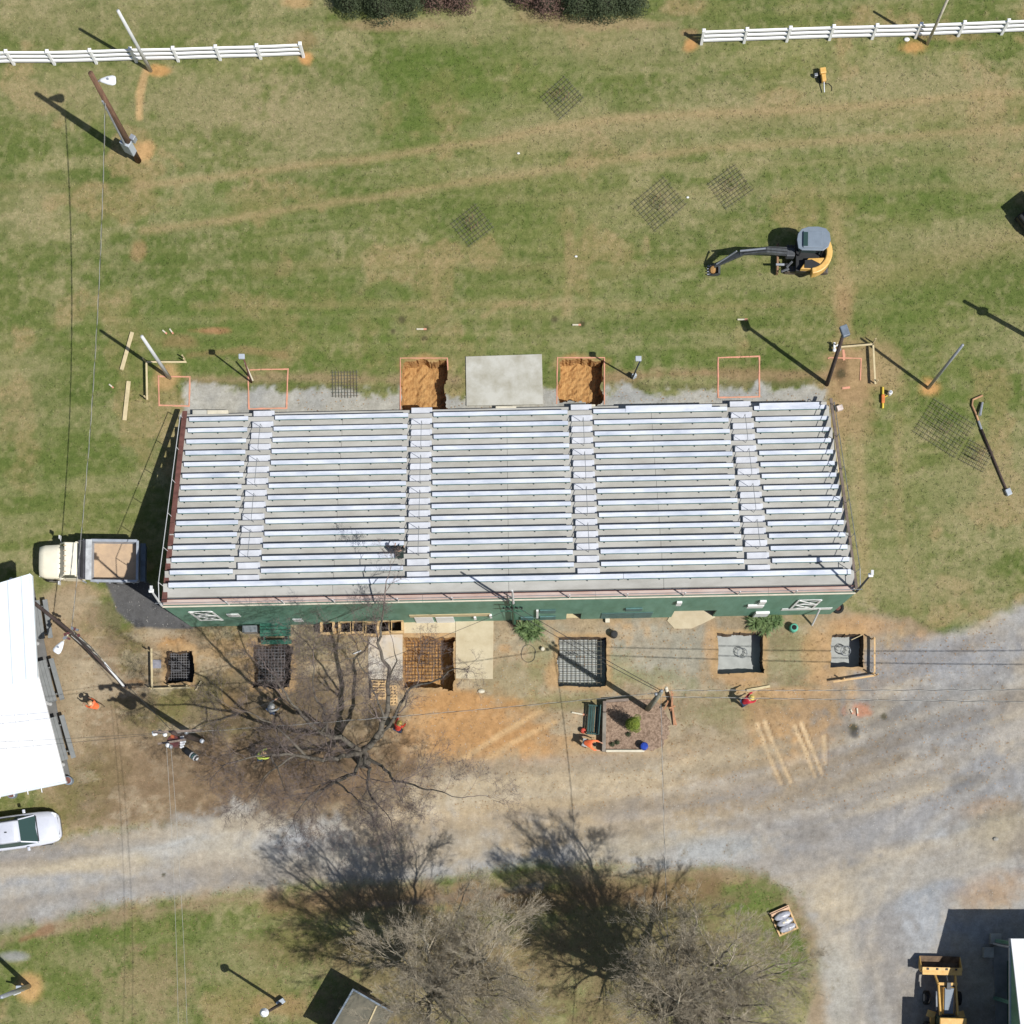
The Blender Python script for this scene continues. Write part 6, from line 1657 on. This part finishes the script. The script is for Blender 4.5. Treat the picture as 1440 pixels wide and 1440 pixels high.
def tree(label, base, trunk, limbs, m_, cfg, seed, m_tw=None, trunk_r=.3):
    """trunk: points; limbs: (points, radius) given as world points"""
    r = random.Random(seed); B = Vector(base)
    o = thing('bare_tree', label, 'tree', B)
    rel = lambda p: np.array(Vector(p) - B)
    tp_ = [Vector(p) - B for p in trunk]
    k = len(tp_)
    MB().tube([tp_[0] - Vector((0, 0, .2))] + tp_, [trunk_r * 1.3] + [trunk_r * (1.05 - .45 * i / (k - 1)) for i in range(k)], 12).build('trunk', m_, o, smooth=True)
    tw = []
    for pts, rad in limbs:
        P_ = [rel(p) for p in pts]; segs = []
        # resample the limb and let side branches leave it
        fine_ = []
        for a, b in zip(P_[:-1], P_[1:]):
            L = np.linalg.norm(b - a); n = max(2, int(L / .45))
            for i in range(n): fine_.append(a + (b - a) * i / n)
        fine_.append(P_[-1]); n = len(fine_)
        for i in range(1, n - 1): fine_[i] = fine_[i] + rv(r) * .05
        for i in range(n - 1):
            ra = rad * .8 * (1 - .8 * i / (n - 1)); rb = rad * .8 * (1 - .8 * (i + 1) / (n - 1)); segs.append((fine_[i], fine_[i + 1], ra, rb))
            if i > n * cfg.get('bare', .2) and r.random() < cfg['dens'] * (.28 if P_[-1][1] > 5 else 1):
                d = unit(fine_[i + 1] - fine_[i]); a = unit(np.cross(d, rv(r))); sp = r.uniform(.6, 1.15)
                cd = unit(d * math.cos(sp) + a * math.sin(sp) + np.array([0, 0, .15]))
                grow(r, fine_[i + 1], cd, cfg['L'] * r.uniform(.6, 1.2) * (1.15 - .5 * i / n), rb * .6, 1, cfg, tw, segs)
        grow(r, fine_[-1], fine_[-1] - fine_[-2], cfg['L'] * .8, rad * .25, 1, cfg, tw, segs)
        tube_obj('limb', segs, m_, o, 8)
    t_ = tube_obj('twigs', tw, m_tw or m_, o, 3); t_['kind'] = 'stuff'
    return o, len(tw)
M_bark = mat('grey_bark', (122, 116, 104), .95, var=.3, scale=3, bump=.6, bscale=8, rgb2=(86, 80, 72))
M_twig = mat('dark_twigs', (134, 120, 114), .9, var=.25, scale=4)
M_twig2 = mat('pale_twigs', (204, 192, 168), .9, var=.2, scale=3, rgb2=(140, 128, 106))
M_bark2 = mat('pale_bark', (166, 160, 144), .95, var=.25, scale=3, rgb2=(130, 124, 108))
cfgA = dict(seg=[.5, .34, .28, .22, .2], kids=[0, 8, 7, 6, 0], wig=[.1, .17, .22, .26, .3], up=[0, .04, .03, .02, 0], spread=[.8, .75, .75, .8, .8], len=[.6, .6, .58, .6, .5], L=3.1, dens=.62, bare=.2)
b = W(512, 1070)
fork = W(510, 1058, 3.0)
n_tw = 0
o, k_ = tree('big bare tree with a grey trunk standing just below the grandstand', b, [b, W(511, 1064, 1.5), fork],
     [([fork, W(530, 1038, 4.5), W(545, 1000, 5.4), W(547, 950, 6.4), W(532, 905, 7.2), W(536, 872, 8), W(540, 850, 8.4)], .24),
      ([W(545, 965, 6), W(556, 930, 6.8), W(553, 905, 7.4)], .09),
      ([fork, W(548, 1022, 4.2), W(562, 990, 5.4), W(578, 968, 6.4), W(610, 958, 7.6), W(640, 940, 9)], .15),
      ([W(540, 1008, 5.5), W(518, 950, 7.5), W(500, 925, 8.6), W(470, 930, 9.5)], .08),
      ([fork, W(480, 1040, 4.6), W(450, 1030, 6.0), W(425, 1005, 7.4), W(400, 975, 9), W(385, 950, 10.2)], .2),
      ([W(462, 1034, 5.5), W(455, 1000, 7.5), W(440, 970, 9), W(440, 930, 10.5)], .12),
      ([fork, W(490, 1062, 4.4), W(455, 1068, 6.2), W(415, 1062, 7.8), W(370, 1060, 9.5), W(335, 1070, 10.5)], .2),
      ([W(430, 1064, 7), W(400, 1030, 8.4), W(370, 1010, 9.8), W(345, 1000, 10.8)], .11),
      ([fork, W(498, 1088, 4.5), W(470, 1100, 6.2), W(440, 1115, 8), W(420, 1140, 9.5)], .15),
      ([fork, W(520, 1080, 4.2), W(516, 1105, 6), W(525, 1125, 7.6), W(548, 1150, 9)], .13),
      ([fork, W(536, 1078, 4), W(556, 1096, 5.4), W(590, 1106, 7), W(625, 1113, 8.4), W(650, 1122, 9)], .12),
      ([W(380, 1060, 9), W(395, 1090, 10), W(400, 1110, 11)], .07),
      ([W(470, 1100, 6.2), W(500, 1120, 8), W(515, 1140, 9.5)], .08), ([W(450, 1030, 6), W(470, 1000, 8), W(490, 980, 9)], .08),
      ([W(415, 1062, 7.8), W(380, 1085, 9), W(360, 1110, 10)], .08)],
     M_bark, cfgA, 11, M_twig, .42)
n_tw += k_
def crown(label, bx, by, cx, cy, rad, h0, h1, seed, m_, mt, nl, trunk_r, L=2.7, dens=.66, kids=(0, 8, 7, 5, 0), tall=3.0):
    r = random.Random(seed); b = W(bx, by); fork = b + Vector((r.uniform(-.3, .3), r.uniform(-.3, .3), tall))
    limbs = []
    for i in range(nl):
        an = 2 * math.pi * i / nl + r.uniform(-.25, .25); rr = rad * math.sqrt(r.uniform(.12, 1)); h = h1 - (h1 - h0) * (rr / rad) ** 2 * r.uniform(.7, 1)
        tip = W(cx + rr * math.cos(an), cy + rr * math.sin(an), h)
        pts = []
        for t in (0, .3, .62, 1):
            q = fork.lerp(tip, t); q.x = fork.x + (tip.x - fork.x) * t ** .8; q.y = fork.y + (tip.y - fork.y) * t ** .8
            q.z = fork.z + (tip.z - fork.z) * t ** 1.15; pts.append(q)
        limbs.append((pts, trunk_r * r.uniform(.38, .6)))
    cfg = dict(cfgA); cfg['L'] = L; cfg['dens'] = dens; cfg['kids'] = list(kids); cfg['wig'] = [.07, .07, .08, .10, .12]; cfg['up'] = [0, .04, .03, .02, 0]; cfg['spread'] = [.5, .42, .42, .45, .5]; cfg['seg'] = [.6, .5, .45, .4, .4]
    return tree(label, b, [b, b.lerp(fork, .5), fork], limbs, m_, cfg, seed, mt, trunk_r)
o, k_ = crown('pale bare tree at the bottom centre with a wide twiggy crown', 618, 1392, 640, 1366, 108, 8.5, 14, 21, M_bark2, M_twig2, 20, .33, dens=.78, tall=4); n_tw += k_
o, k_ = crown('pale bare tree at the lower right of the bottom edge', 935, 1408, 1006, 1388, 104, 9, 14.5, 22, M_bark2, M_twig2, 21, .48, dens=.8, tall=4.5); n_tw += k_
print('twig segments', n_tw)
